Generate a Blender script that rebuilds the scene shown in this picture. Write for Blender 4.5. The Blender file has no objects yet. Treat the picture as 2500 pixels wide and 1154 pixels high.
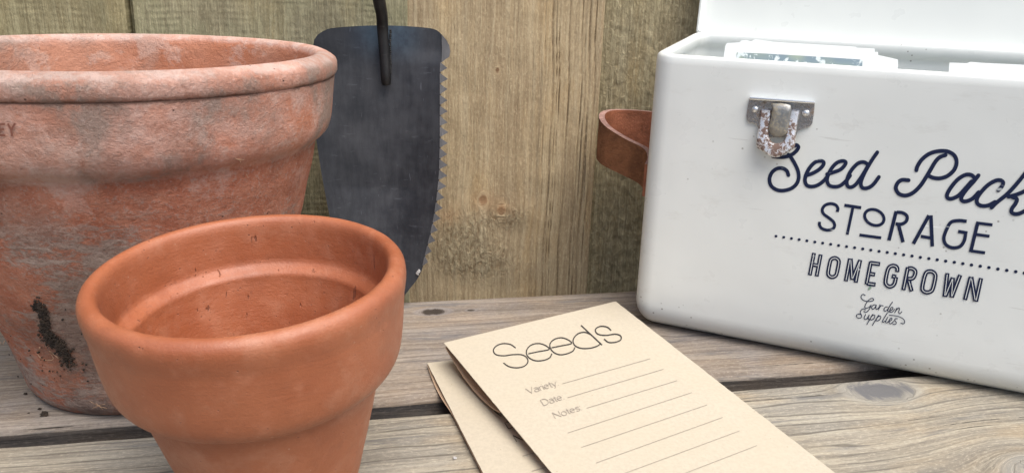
import bpy, bmesh, math, random
import numpy as np
from mathutils import Vector, Matrix, noise as mnoise

random.seed(7)
scn = bpy.context.scene
COL = scn.collection

# ------------------------------------------------------------------ camera
EYE = np.array([0, 0, .2226])
PITCH, ROLL, FPX = .3108, .0339, 1950.0
_cp, _sp = math.cos(PITCH), math.sin(PITCH)
FW = np.array([0, _cp, -_sp]); _up = np.array([0, _sp, _cp]); _rt = np.array([1., 0, 0])
RT = math.cos(ROLL)*_rt + math.sin(ROLL)*_up
UP = -math.sin(ROLL)*_rt + math.cos(ROLL)*_up
cam_d = bpy.data.cameras.new('camera'); cam = bpy.data.objects.new('camera', cam_d); COL.objects.link(cam)
cam_d.sensor_width = 36; cam_d.lens = 36*FPX/2500
cam_d.clip_start = .01; cam_d.clip_end = 200
M = Matrix.Identity(4)
for i in range(3):
    M[i][0] = RT[i]; M[i][1] = UP[i]; M[i][2] = -FW[i]; M[i][3] = EYE[i]
cam.matrix_world = M
cam_d.dof.use_dof = True; cam_d.dof.focus_distance = .47; cam_d.dof.aperture_fstop = 42
scn.camera = cam

# ------------------------------------------------------------------ world, sun, exposure
SUN_EL, SUN_AZ = math.radians(63), math.radians(142)     # azimuth clockwise from +y
world = bpy.data.worlds.new('World'); scn.world = world; world.use_nodes = True
wn = world.node_tree; bg = wn.nodes['Background']
sky = wn.nodes.new('ShaderNodeTexSky'); sky.sky_type = 'NISHITA'; sky.sun_disc = False
sky.sun_elevation = SUN_EL; sky.sun_rotation = SUN_AZ
sky.air_density = 1.0; sky.dust_density = 4.0; sky.ozone_density = 1.0
wn.links.new(sky.outputs[0], bg.inputs[0]); bg.inputs[1].default_value = .075
sd = bpy.data.lights.new('sun', 'SUN'); sd.energy = 1.5; sd.angle = math.radians(52); sd.color = (1, .965, .91)
sun = bpy.data.objects.new('sun', sd); COL.objects.link(sun)
_d = Vector((math.sin(SUN_AZ)*math.cos(SUN_EL), math.cos(SUN_AZ)*math.cos(SUN_EL), math.sin(SUN_EL)))
sun.rotation_euler = _d.to_track_quat('Z', 'Y').to_euler(); sun.location = (0, -1, 3)
scn.view_settings.view_transform = 'Standard'; scn.view_settings.look = 'None'
scn.view_settings.gamma = 1; scn.view_settings.use_curve_mapping = False
scn.view_settings.exposure = 1.3

# ------------------------------------------------------------------ helpers: geometry
def ray(px, py):
    return FW + RT*(px-1250)/FPX - UP*(py-577)/FPX
def on_plane(px, py, P0, N):
    d = ray(px, py); return EYE + d*(((P0-EYE)@N)/(d@N))
def on_z(px, py, z=0.):
    d = ray(px, py); return EYE + d*((z-EYE[2])/d[2])
def to_px(P):
    v = np.asarray(P, float)-EYE; w = v@FW
    return 1250+FPX*(v@RT)/w, 577-FPX*(v@UP)/w

def tag(o, label=None, cat=None, group=None, kind=None):
    if label: o['label'] = label
    if cat: o['category'] = cat
    if group: o['group'] = group
    if kind: o['kind'] = kind
    return o
def empty(name, loc, label, cat, **k):
    o = bpy.data.objects.new(name, None); COL.objects.link(o); o.location = loc
    o.empty_display_size = .02
    return tag(o, label, cat, **k)
def mesh_obj(name, verts, faces, mat, parent=None, smooth=True, attrs=None, sharp=None):
    me = bpy.data.meshes.new(name)
    off = np.array(parent.location) if parent is not None else np.zeros(3)
    me.from_pydata([tuple(np.asarray(v, float)-off) for v in verts], [], faces)
    me.update()
    if attrs:
        for k, a in attrs.items():
            at = me.attributes.new(k, 'FLOAT_VECTOR', 'POINT')
            at.data.foreach_set('vector', np.asarray(a, dtype=np.float32).ravel())
    if smooth:
        me.polygons.foreach_set('use_smooth', [True]*len(me.polygons))
    o = bpy.data.objects.new(name, me); COL.objects.link(o)
    mats = mat if isinstance(mat, (list, tuple)) else [mat]
    for m in mats: me.materials.append(m)
    if sharp:
        me.set_sharp_from_angle(angle=math.radians(sharp))
    if parent is not None: o.parent = parent
    return o
def join(parts):
    V, F = [], []
    for v, f in parts:
        n = len(V); V += [tuple(x) for x in v]; F += [tuple(i+n for i in q) for q in f]
    return V, F
def fix_normals(o):
    bm = bmesh.new(); bm.from_mesh(o.data); bmesh.ops.recalc_face_normals(bm, faces=bm.faces); bm.to_mesh(o.data); bm.free()
    return o
def lathe(profile, seg=160, origin=(0, 0, 0), axis=(0, 0, 1), wob=0., seed=0, sub=1):
    """profile (r, s); s along axis from origin"""
    N = np.array(axis, float); N /= np.linalg.norm(N)
    e1 = np.cross([0, 1, 0], N); e1 /= np.linalg.norm(e1); e2 = np.cross(N, e1)
    V, F = [], []
    n = len(profile)
    for i, (r, s) in enumerate(profile):
        for k in range(seg):
            a = 2*math.pi*k/seg
            rr = r
            if wob and r > .001:
                rr += wob*mnoise.noise(Vector((math.cos(a)*1.3+seed, math.sin(a)*1.3, s*12)))
                rr += wob*.35*mnoise.noise(Vector((math.cos(a)*9+seed, math.sin(a)*9, s*90)))
            V.append(np.array(origin)+N*s+e1*rr*math.cos(a)+e2*rr*math.sin(a))
    for i in range(n-1):
        for k in range(seg):
            k2 = (k+1) % seg
            F.append((i*seg+k, i*seg+k2, (i+1)*seg+k2, (i+1)*seg+k))
    F.append(tuple(range(seg))[::-1]); F.append(tuple((n-1)*seg+k for k in range(seg)))
    return V, F
def refine(prof, step=.0025):
    """Catmull-Rom through profile points, resampled"""
    P = [np.array(p, float) for p in prof]; P = [2*P[0]-P[1]]+P+[2*P[-1]-P[-2]]
    out = []
    for i in range(1, len(P)-2):
        L = np.linalg.norm(P[i+1]-P[i]); m = max(1, int(round(L/step)))
        m = min(m, 12)
        for j in range(m):
            t = j/m
            out.append(tuple(.5*((2*P[i])+(P[i+1]-P[i-1])*t+(2*P[i-1]-5*P[i]+4*P[i+1]-P[i+2])*t*t+(3*P[i]-P[i-1]-3*P[i+1]+P[i+2])*t**3)))
    out.append(tuple(P[-2])); return out
def catmull(pts, m=8, closed=False):
    P = [np.array(p, float) for p in pts]
    if len(P) == 2 and not closed: return P
    if closed: P = [P[-1]]+P+[P[0], P[1]]
    else: P = [2*P[0]-P[1]]+P+[2*P[-1]-P[-2]]
    out = []
    for i in range(1, len(P)-2):
        for j in range(m):
            t = j/m
            out.append(.5*((2*P[i])+(P[i+1]-P[i-1])*t+(2*P[i-1]-5*P[i]+4*P[i+1]-P[i+2])*t*t+(3*P[i]-P[i-1]-3*P[i+1]+P[i+2])*t**3))
    if not closed: out.append(P[-2])
    return out
def ribbon(pts, w, mp, off0=0., off1=.00005, smooth=True, cap=True, closed=False, m=7):
    """flat printed stroke: a ribbon in the drawing's coordinates, mapped by mp((x,y), offset) onto its surface"""
    C = catmull(pts, m, closed) if smooth else [np.array(p, float) for p in pts]
    n = len(C); V, F = [], []
    for i in range(n):
        a = C[(i-1) % n] if closed else C[max(i-1, 0)]
        b = C[(i+1) % n] if closed else C[min(i+1, n-1)]
        t = b-a; t /= (np.linalg.norm(t)+1e-9)
        nn = np.array([-t[1], t[0]])
        if not smooth and 0 < i < n-1:      # mitre
            t1 = C[i]-C[i-1]; t1 /= np.linalg.norm(t1); n1 = np.array([-t1[1], t1[0]])
            nn = nn/max(.5, abs(nn@n1))
        o = off0+(off1-off0)*i/max(1, n-1)
        V.append(mp(C[i]+nn*w/2, o)); V.append(mp(C[i]-nn*w/2, o))
    for i in range(n-1 if not closed else n):
        j = (i+1) % n
        F.append((2*i, 2*i+1, 2*j+1, 2*j))
    if cap and not closed:
        for e, (p, q) in ((0, (C[0], C[1])), (n-1, (C[-1], C[-2]))):
            t = p-q; t /= np.linalg.norm(t); nn = np.array([-t[1], t[0]])
            o = off0 if e == 0 else off1
            ia, ib = (2*e+1, 2*e) if e == 0 else (2*e, 2*e+1)
            base = len(V); K = 5
            for k in range(1, K):
                a = math.pi*k/K
                V.append(mp(p+nn*w/2*math.cos(a)+t*w/2*math.sin(a), o))
            ring = [ia]+list(range(base, base+K-1))+[ib]
            F.append(tuple(ring))
    return V, F
def tube(path, rad, seg=10, closed_ends=True):
    P = [np.array(p, float) for p in path]; n = len(P); V, F = [], []
    prev = None
    for i in range(n):
        t = P[min(i+1, n-1)]-P[max(i-1, 0)]; t /= np.linalg.norm(t)
        if prev is None:
            a = np.array([0, 0, 1.]) if abs(t[2]) < .9 else np.array([1., 0, 0])
            e = np.cross(t, a)
        else: e = prev-t*(prev@t)
        e /= np.linalg.norm(e); prev = e; f = np.cross(t, e)
        r = rad[i] if hasattr(rad, '__len__') else rad
        for k in range(seg):
            a = 2*math.pi*k/seg; V.append(P[i]+r*(e*math.cos(a)+f*math.sin(a)))
    for i in range(n-1):
        for k in range(seg):
            k2 = (k+1) % seg; F.append((i*seg+k, i*seg+k2, (i+1)*seg+k2, (i+1)*seg+k))
    F.append(tuple(range(seg))[::-1]); F.append(tuple((n-1)*seg+k for k in range(seg)))
    return V, F
def slab(poly, mp, o0, o1, bevel=0.):
    """closed plate from an outline (list of 2D) between two offsets; top outline inset by bevel"""
    P = [np.array(p, float) for p in poly]; n = len(P)
    c = sum(P)/n
    V = [mp(p, o0) for p in P]+[mp(p, o1-bevel*.0) for p in P]
    F = [(i, (i+1) % n, n+(i+1) % n, n+i) for i in range(n)]
    F.append(tuple(range(n))[::-1]); F.append(tuple(range(n, 2*n)))
    return V, F

# ------------------------------------------------------------------ helpers: materials
class NT:
    def __init__(s, name):
        s.m = bpy.data.materials.new(name); s.m.use_nodes = True; s.t = s.m.node_tree; s.n = s.t.nodes; s.l = s.t.links
        s.b = s.n['Principled BSDF']
    def new(s, typ, **k):
        n = s.n.new(typ)
        for a, v in k.items(): setattr(n, a, v)
        return n
    def put(s, sock, v):
        if isinstance(v, (int, float)): sock.default_value = v
        elif isinstance(v, (tuple, list)):
            sock.default_value = tuple(v)+(1,) if (len(v) == 3 and sock.type == 'RGBA') else tuple(v)
        else: s.l.new(v, sock)
    def coord(s): return s.new('ShaderNodeTexCoord').outputs['Object']
    def attr(s, name): return s.new('ShaderNodeAttribute', attribute_name=name).outputs['Vector']
    def mapping(s, v, scale=(1, 1, 1), loc=(0, 0, 0), rot=(0, 0, 0)):
        n = s.new('ShaderNodeMapping'); s.l.new(v, n.inputs[0]); n.inputs['Scale'].default_value = scale
        n.inputs['Location'].default_value = loc; n.inputs['Rotation'].default_value = rot; return n.outputs[0]
    def noise(s, v, scale, detail=4, rough=.55, dist=0., out=0):
        n = s.new('ShaderNodeTexNoise'); s.l.new(v, n.inputs['Vector']); n.inputs['Scale'].default_value = scale
        n.inputs['Detail'].default_value = detail; n.inputs['Roughness'].default_value = rough; n.inputs['Distortion'].default_value = dist
        return n.outputs[out]
    def voronoi(s, v, scale, feature='F1', out='Distance'):
        n = s.new('ShaderNodeTexVoronoi', feature=feature); s.l.new(v, n.inputs['Vector']); n.inputs['Scale'].default_value = scale
        return n.outputs[out]
    def math(s, op, a, b=0., c=0., clamp=False):
        n = s.new('ShaderNodeMath', operation=op, use_clamp=clamp)
        for i, v in enumerate((a, b, c)): s.put(n.inputs[i], v)
        return n.outputs[0]
    def ramp(s, v, lo, hi, a=0., b=1.):
        n = s.new('ShaderNodeMapRange', interpolation_type='SMOOTHSTEP'); s.put(n.inputs[0], v)
        n.inputs[1].default_value = lo; n.inputs[2].default_value = hi; n.inputs[3].default_value = a; n.inputs[4].default_value = b
        return n.outputs[0]
    def mix(s, f, a, b, mode='MIX'):
        n = s.new('ShaderNodeMix', data_type='RGBA', blend_type=mode)
        s.put(n.inputs[0], f); s.put(n.inputs[6], a); s.put(n.inputs[7], b); return n.outputs[2]
    def sep(s, v):
        n = s.new('ShaderNodeSeparateXYZ'); s.l.new(v, n.inputs[0]); return n.outputs
    def comb(s, x, y, z):
        n = s.new('ShaderNodeCombineXYZ'); s.put(n.inputs[0], x); s.put(n.inputs[1], y); s.put(n.inputs[2], z); return n.outputs[0]
    def bump(s, h, dist=.001, strength=1., prev=None):
        n = s.new('ShaderNodeBump'); s.put(n.inputs['Height'], h); n.inputs['Distance'].default_value = dist; n.inputs['Strength'].default_value = strength
        if prev is not None: s.l.new(prev, n.inputs['Normal'])
        return n.outputs[0]
    def done(s, col, rough=.7, normal=None, metal=0., spec=None):
        s.put(s.b.inputs['Base Color'], col); s.put(s.b.inputs['Roughness'], rough); s.put(s.b.inputs['Metallic'], metal)
        if spec is not None: s.put(s.b.inputs['Specular IOR Level'], spec)
        if normal is not None: s.l.new(normal, s.b.inputs['Normal'])
        return s.m

def wood(name, base, light, dark, tint, knot=(.03, .022, .016), ridge=1., saw=0., seed=0., fuzz=0., tint_amt=.5, crack=1., bumpd=.0008, contrast=1., lines=0., fa=1.):
    """attribute 'grain' = (along, warped across, knot mask), metres"""
    t = NT(name); g = t.attr('grain'); x, y, k = t.sep(g)
    p = t.comb(x, y, 0.); p = t.mapping(p, loc=(seed, seed*1.7, 0))
    wav = t.noise(t.mapping(p, (3, 14, 1)), 1., 3)
    ys = t.math('ADD', y, t.math('MULTIPLY', wav, .012))
    q = t.mapping(t.comb(x, ys, seed), loc=(seed, seed*1.7, 0))
    broad = t.noise(t.mapping(q, (2.5, 28, 1)), 1., 4, .6)
    mid = t.noise(t.mapping(q, (4, 150, 1)), 1., 5, .65)
    fine = t.noise(t.mapping(q, (25, 620, 1)), 1., 4, .7)
    rings = t.math('SINE', t.math('MULTIPLY', t.math('ADD', ys, t.math('MULTIPLY', broad, .02)), 900.))
    rings = t.math('MULTIPLY_ADD', rings, .5, .5)
    iso = t.noise(p, 14., 4, .6)
    gv = t.sep(t.attr('groove'))[0]
    iso2 = t.noise(p, 45., 4, .6)
    c = t.mix(t.ramp(broad, .5-.2/contrast, .5+.2/contrast), dark, base)
    c = t.mix(t.math('MULTIPLY', t.ramp(mid, .47, .62), .6), c, light)
    c = t.mix(t.math('MULTIPLY', t.ramp(mid, .47, .33), .6*ridge), c, dark)
    c = t.mix(t.math('MULTIPLY', t.ramp(rings, .6, 1.), .22*ridge), c, dark)
    c = t.mix(t.math('MULTIPLY', t.ramp(iso, .42, .62), tint_amt), c, tint)
    warm = t.noise(t.mapping(p, (9, 30, 1), loc=(5, 2, 0)), 1., 3, .6)
    c = t.mix(t.math('MULTIPLY', t.ramp(warm, .5, .68), .45), c, tuple(v*k for v, k in zip(base, (1.12, .98, .80))))
    c = t.mix(t.math('MULTIPLY', t.ramp(fine, .5, .60), .6*fa), c, light)
    c = t.mix(t.math('MULTIPLY', t.ramp(fine, .48, .37), .6*fa), c, dark)
    c = t.mix(t.math('MULTIPLY', gv, .85), c, tuple(v*.62 for v in dark))
    micro = t.noise(t.mapping(q, (90, 1500, 1)), 1., 3, .7)
    c = t.mix(t.math('MULTIPLY', t.ramp(micro, .5, .38), .55*fa), c, dark)
    pore = t.noise(t.mapping(p, (300, 700, 1)), 1., 4, .75)
    c = t.mix(t.math('MULTIPLY', t.ramp(pore, .52, .66), .35), c, tuple(min(1, v*1.25) for v in light))
    c = t.mix(t.math('MULTIPLY', t.ramp(pore, .45, .36), .30), c, tuple(v*.6 for v in dark))
    if lines:
        ln = t.math('SINE', t.math('MULTIPLY', t.math('ADD', ys, t.math('MULTIPLY', broad, .03)), 760.))
        ln = t.math('MULTIPLY', t.ramp(ln, .86, .985), t.ramp(iso, .36, .56))
        c = t.mix(t.math('MULTIPLY', ln, lines*.75), c, tuple(v*.6 for v in dark))
    if lines:
        ml = t.noise(t.mapping(p, (11, 90, 1), loc=(7, 1, 0)), 1., 5, .65)
        c = t.mix(t.math('MULTIPLY', t.ramp(ml, .56, .66), .5), c, (.10, .105, .115))
    # thin drying cracks along the grain
    cr = t.noise(t.mapping(q, (6, 330, 1), loc=(3, 0, 0)), 1., 2, .5)
    cr = t.math('MULTIPLY', t.ramp(cr, .30, .24), t.ramp(iso2, .42, .55))
    c = t.mix(t.math('MULTIPLY', cr, .8*crack), c, tuple(v*.28 for v in dark))
    # knots
    kn = t.noise(t.mapping(p, (160, 320, 1)), 1., 5, .75)
    kk = t.math('ADD', k, t.math('ADD', t.math('MULTIPLY', t.math('SUBTRACT', iso2, .5), .6), t.math('MULTIPLY', t.math('SUBTRACT', kn, .5), .9)))
    kk = t.math('MULTIPLY', kk, t.ramp(k, .12, .3))
    kr = t.math('SINE', t.math('MULTIPLY', kk, 40.))
    c = t.mix(t.math('MULTIPLY', t.ramp(k, .02, .3), .45), c, tuple(v*1.2 for v in tint))
    c = t.mix(t.ramp(kk, .34, .62, 0, .92), c, knot)
    c = t.mix(t.math('MULTIPLY', t.ramp(kr, .3, 1.), t.ramp(k, .12, .4, 0, .15)), c, knot)
    h = t.math('ADD', t.math('MULTIPLY', mid, .9*ridge), t.math('MULTIPLY', fine, .5))
    h = t.math('ADD', h, t.math('MULTIPLY', cr, -1.0*crack))
    h = t.math('ADD', h, t.math('MULTIPLY', rings, .22*ridge))
    if saw:
        s1 = t.math('SINE', t.math('MULTIPLY', t.math('ADD', x, t.math('MULTIPLY', iso, .006)), 1500.))
        s1 = t.math('MULTIPLY', s1, t.ramp(iso2, .35, .65))
        h = t.math('ADD', h, t.math('MULTIPLY', s1, .35*saw))
        c = t.mix(t.math('MULTIPLY', t.ramp(s1, .2, 1.), .13*saw), c, light)
    if fuzz:
        fz = t.noise(t.mapping(p, (150, 270, 1), rot=(0, 0, .2)), 1., 6, .74, .5)
        h = t.math('ADD', h, t.math('MULTIPLY', fz, 1.3*fuzz))
        c = t.mix(t.math('MULTIPLY', t.ramp(fz, .55, .72), .45*fuzz), c, tuple(min(1, v*1.35) for v in light))
        c = t.mix(t.math('MULTIPLY', t.ramp(fz, .44, .3), .3*fuzz), c, dark)
    h = t.math('ADD', h, t.math('MULTIPLY', micro, .25))
    if name == 'fence_board_tan':
        tear = t.sep(t.attr('groove'))[1]
        tz = t.noise(t.mapping(p, (170, 330, 1), rot=(0, 0, .5)), 1., 6, .75, .8)
        h = t.math('ADD', h, t.math('MULTIPLY', t.math('MULTIPLY', tz, tear), 4.0))
        c = t.mix(t.math('MULTIPLY', t.math('MULTIPLY', t.ramp(tz, .48, .62), tear), .7), c, (.58, .49, .32))
        c = t.mix(t.math('MULTIPLY', t.math('MULTIPLY', t.ramp(tz, .48, .38), tear), .6), c, (.20, .13, .06))
        stn = t.sep(t.attr('groove'))[2]
        c = t.mix(t.math('MULTIPLY', stn, .4), c, (.42, .25, .13))
    nrm = t.bump(h, bumpd, 1.)
    return t.done(c, t.ramp(fine, .3, .7, .72, .92), nrm, spec=.25)

# ------------------------------------------------------------------ materials
M_near = wood('weathered_grey_plank', (.355, .31, .235), (.48, .435, .34), (.185, .165, .135), (.285, .275, .245), seed=1.3, crack=.9, tint_amt=.5, knot=(.13, .13, .135), lines=1., contrast=.7, fa=.5, ridge=.75)
M_far = wood('weathered_brown_grey_plank', (.285, .235, .185), (.39, .34, .28), (.155, .125, .10), (.235, .222, .22), seed=4.1, crack=1., tint_amt=.6, lines=.6, contrast=.75, fa=.55, ridge=.8)
M_fA = wood('fence_board_olive', (.29, .255, .145), (.37, .335, .205), (.19, .16, .09), (.25, .24, .135), ridge=.25, saw=.25, fuzz=.8, seed=7.)
M_fB = wood('fence_board_green_tinged', (.30, .27, .165), (.39, .36, .235), (.20, .175, .11), (.26, .265, .155), ridge=.3, saw=.3, fuzz=.8, seed=9.)
M_fC = wood('fence_board_tan', (.45, .355, .215), (.55, .455, .30), (.285, .21, .125), (.41, .315, .19), ridge=.7, fuzz=.55, seed=12., fa=.6, knot=(.17, .095, .05), crack=.6, bumpd=.0013)
M_fD = wood('fence_board_rough_sawn', (.39, .33, .195), (.49, .43, .28), (.25, .205, .12), (.34, .295, .175), ridge=.15, saw=0., fuzz=1.5, seed=15., bumpd=.0018)
M_edge_wood = wood('mildew_and_gap_shade_edge', (.085, .072, .062), (.15, .13, .11), (.04, .036, .034), (.055, .058, .066), seed=24., fa=.6)  # blue-black mildew stain and the shade of the plank gaps, both in the colour
M_under = wood('bench_underframe', (.12, .10, .08), (.2, .17, .13), (.06, .05, .04), (.1, .09, .07), seed=20.)

def terracotta_small(inner=False):
    t = NT('orange_terracotta_inside' if inner else 'clean_orange_terracotta'); p = t.coord()
    a = t.noise(p, 22., 4, .6); b = t.noise(p, 120., 4, .6); f = t.noise(p, 900., 4, .7)
    ang = t.mapping(p, (60, 60, 900))
    turn = t.noise(ang, 1., 3, .6)
    c = t.mix(t.ramp(a, .35, .65), (.30, .084, .031), (.355, .112, .046))
    c = t.mix(t.math('MULTIPLY', t.ramp(b, .5, .75), .35), c, (.46, .18, .095))
    c = t.mix(t.math('MULTIPLY', t.ramp(turn, .5, .75), .10), c, (.38, .12, .05))
    bl = t.noise(t.mapping(p, loc=(1, 4, 2)), 34., 5, .65)
    c = t.mix(t.math('MULTIPLY', t.ramp(bl, .50, .68), .35), c, (.47, .23, .14))
    c = t.mix(t.math('MULTIPLY', t.ramp(bl, .44, .32), .35), c, (.24, .075, .032))
    pit = t.voronoi(p, 420.)
    pits = t.math('MULTIPLY', t.ramp(pit, .16, .07), t.ramp(b, .56, .62))
    c = t.mix(t.math('MULTIPLY', pits, .7), c, (.15, .05, .025))
    sp = t.voronoi(t.mapping(p, loc=(.3, .1, .7)), 260.)
    c = t.mix(t.math('MULTIPLY', t.math('MULTIPLY', t.ramp(sp, .12, .06), t.ramp(a, .59, .65)), .45), c, (.56, .36, .27))
    # hairline cracks running down the inside
    cr = t.noise(t.mapping(p, (260, 260, 50)), 1., 3, .6)
    crk = t.math('MULTIPLY', t.ramp(cr, .315, .28), t.ramp(b, .45, .55))
    if not inner: crk = t.math('MULTIPLY', crk, .0)
    if inner:
        chip = t.noise(t.mapping(p, (260, 260, 420), rot=(.5, .3, 0)), 1., 4, .7, .6)
        c = t.mix(t.math('MULTIPLY', t.ramp(chip, .40, .33), .3), c, (.17, .05, .022))
        f = t.math('ADD', f, t.math('MULTIPLY', chip, 1.1))
    c = t.mix(t.math('MULTIPLY', crk, .75), c, (.12, .035, .018))
    h = t.math('ADD', t.math('MULTIPLY', f, .5), t.math('MULTIPLY', turn, .22))
    h = t.math('SUBTRACT', h, t.math('MULTIPLY', pits, 1.2)); h = t.math('SUBTRACT', h, crk)
    return t.done(c, t.ramp(b, .3, .7, .46, .60), t.bump(h, .0004, .9), spec=.7)
def terracotta_big():
    t = NT('weathered_terracotta'); p = t.coord(); x, y, z = t.sep(p)
    w = t.noise(p, 30., 3, .6, out=1)
    vv = t.new('ShaderNodeVectorMath', operation='MULTIPLY_ADD'); t.l.new(w, vv.inputs[0]); vv.inputs[1].default_value = (.012,)*3; t.l.new(p, vv.inputs[2]); pw = vv.outputs[0]
    a = t.noise(pw, 13., 5, .55); a2 = t.noise(t.mapping(pw, loc=(2, 5, 1)), 20., 6, .6)
    b = t.noise(p, 75., 7, .74); f = t.noise(p, 520., 5, .7)
    st = t.noise(t.mapping(p, (110, 110, 300), rot=(.75, .6, .3)), 1., 8, .78, .5)
    # rim and band: salmon clay under chalky bloom
    c1 = t.mix(t.ramp(a, .38, .62), (.50, .225, .150), (.47, .275, .215))
    c1 = t.mix(t.math('MULTIPLY', t.ramp(b, .42, .62), t.ramp(a, .35, .6, .25, .8)), c1, (.55, .365, .305))
    c1 = t.mix(t.math('MULTIPLY', t.ramp(a2, .50, .62), t.ramp(b, .40, .55, .25, .85)), c1, (.30, .225, .185))
    c1 = t.mix(t.math('MULTIPLY', t.math('MULTIPLY', t.ramp(a2, .45, .38), t.ramp(b, .56, .44, .2, 1.)), .7), c1, (.44, .155, .075))
    c1 = t.mix(t.math('MULTIPLY', t.ramp(f, .55, .66), .4), c1, (.60, .45, .40))
    c1 = t.mix(t.math('MULTIPLY', t.ramp(f, .44, .36), .35), c1, (.27, .14, .10))
    # body: brick red clay under a grey-brown film
    c2 = t.mix(t.ramp(b, .4, .62), (.35, .12, .068), (.42, .175, .11))
    film = t.math('MULTIPLY', t.ramp(t.math('ADD', t.math('MULTIPLY', a, .6), t.math('MULTIPLY', st, .4)), .455, .525), t.ramp(z, .132, .100, .12, 1.))
    c2 = t.mix(t.math('MULTIPLY', film, .85), c2, t.mix(t.ramp(st, .4, .62), (.17, .13, .11), (.33, .27, .23)))
    c2 = t.mix(t.math('MULTIPLY', t.ramp(f, .52, .64), .42), c2, (.38, .30, .26))
    c2 = t.mix(t.math('MULTIPLY', t.ramp(f, .45, .36), .3), c2, (.12, .07, .05))
    dirt = t.math('MULTIPLY', t.ramp(z, .085, .03), t.ramp(a2, .42, .58))
    c2 = t.mix(t.math('MULTIPLY', dirt, .5), c2, (.17, .105, .085))
    # inside: plain clay
    ri = t.math('SQRT', t.math('ADD', t.math('MULTIPLY', x, x), t.math('MULTIPLY', y, y)))
    zz = t.math('ADD', z, t.math('MULTIPLY', t.math('SUBTRACT', b, .5), .004))
    c = t.mix(t.ramp(zz, .1325, .1350), c2, c1)
    inside = t.math('MULTIPLY', t.ramp(ri, .1012, .0992), t.ramp(z, .137, .139))
    cin = t.mix(t.ramp(a, .36, .6), (.44, .165, .085), (.50, .245, .16))
    cin = t.mix(t.math('MULTIPLY', t.ramp(a2, .52, .64), .6), cin, (.46, .31, .25))
    c = t.mix(inside, c, cin)
    wht = t.noise(t.mapping(pw, loc=(9, 3, 7)), 28., 7, .7)
    c = t.mix(t.math('MULTIPLY', t.math('MULTIPLY', t.ramp(wht, .53, .60), t.ramp(z, .10, .145)), .42), c, (.58, .44, .38))
    rd = t.noise(t.mapping(pw, loc=(4, 8, 2)), 22., 6, .7)
    c = t.mix(t.math('MULTIPLY', t.ramp(rd, .54, .64), .4), c, (.44, .18, .105))
    lip_sheen = t.math('MULTIPLY', t.ramp(zz, .1775, .180), .6)  # pale sheen on top of the lip, painted into the colour
    c = t.mix(lip_sheen, c, t.mix(t.ramp(b, .38, .6), (.56, .34, .27), (.66, .50, .44)))
    # darker line in the groove below the rim roll
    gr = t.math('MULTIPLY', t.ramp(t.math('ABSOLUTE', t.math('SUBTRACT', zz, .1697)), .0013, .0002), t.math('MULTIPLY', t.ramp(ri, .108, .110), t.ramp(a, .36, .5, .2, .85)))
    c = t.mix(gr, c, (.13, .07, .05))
    pit = t.voronoi(p, 190.); pits = t.math('MULTIPLY', t.ramp(pit, .11, .05), t.ramp(b, .54, .6))
    c = t.mix(t.math('MULTIPLY', pits, .85), c, (.06, .035, .025))
    crust = t.math('MULTIPLY', t.noise(t.mapping(p, (330, 330, 330)), 1., 6, .75, 1.4), t.ramp(a2, .40, .58))
    h = t.math('ADD', t.math('MULTIPLY', f, .35), t.math('ADD', t.math('MULTIPLY', b, .6), t.math('ADD', t.math('MULTIPLY', crust, .9), t.math('MULTIPLY', st, .45))))
    h = t.math('SUBTRACT', h, pits)
    return t.done(c, .82, t.bump(h, .0016, 1.), spec=.3)
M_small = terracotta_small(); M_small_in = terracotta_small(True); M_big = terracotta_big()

def enamel(name, col=(.735, .765, .755), specks=True):
    t = NT(name); p = t.coord()
    a = t.noise(p, 9., 3, .5); b = t.noise(p, 60., 3)
    c = t.mix(t.ramp(a, .35, .65), tuple(v*.97 for v in col), col)
    if specks:
        v = t.voronoi(p, 190.); m = t.noise(t.mapping(p, loc=(0, 0, 3)), 14., 4, .65); z = t.sep(p)[2]
        m = t.math('ADD', m, t.ramp(z, .05, .005, 0, .12))
        s = t.math('MULTIPLY', t.ramp(v, .15, .07), t.ramp(m, .57, .66))
        c = t.mix(t.math('MULTIPLY', s, .75), c, (.16, .14, .12))
        sm = t.noise(t.mapping(p, (1, 1, 3)), 30., 5, .7)
        c = t.mix(t.math('MULTIPLY', t.ramp(sm, .56, .74), .22), c, (.45, .44, .40))
        sc = t.noise(t.mapping(p, (40, 40, 700), rot=(0, .25, 0)), 1., 2, .5)
        c = t.mix(t.math('MULTIPLY', t.math('MULTIPLY', t.ramp(sc, .70, .74), t.ramp(a, .5, .56)), .35), c, (.42, .42, .40))
    h = t.noise(p, 16., 2); 
    return t.done(c, t.ramp(b, .3, .7, .27, .38), t.bump(h, .0022, .45), spec=.5)
M_enamel = enamel('cream_enamel', (.71, .735, .715))
M_lid = enamel('cream_enamel_lid', (.68, .71, .685), False)
def plain(name, col, rough=.6, metal=0., n=0., spec=None, bump=0.):
    t = NT(name); p = t.coord(); a = t.noise(p, 300., 4, .6)
    c = t.mix(t.ramp(a, .3, .7), tuple(v*(1-n) for v in col), tuple(min(1, v*(1+n)) for v in col))
    return t.done(c, rough, t.bump(a, bump) if bump else None, metal, spec)
def ink():
    t = NT('navy_print'); p = t.coord()
    v = t.noise(t.mapping(p, (60, 60, 400), rot=(0, .3, 0)), 1., 3, .6); v2 = t.noise(p, 90., 3)
    s = t.math('MULTIPLY', t.ramp(v, .67, .70), t.ramp(v2, .52, .58))
    c = t.mix(t.math('MULTIPLY', s, .8), (.010, .017, .052), (.5, .54, .55))
    return t.done(c, .55, spec=.2)
M_ink = ink()
M_inline = plain('pale_inline_print', (.70, .73, .72), .5)
M_leafp = plain('green_print', (.22, .32, .25), .5)
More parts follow.
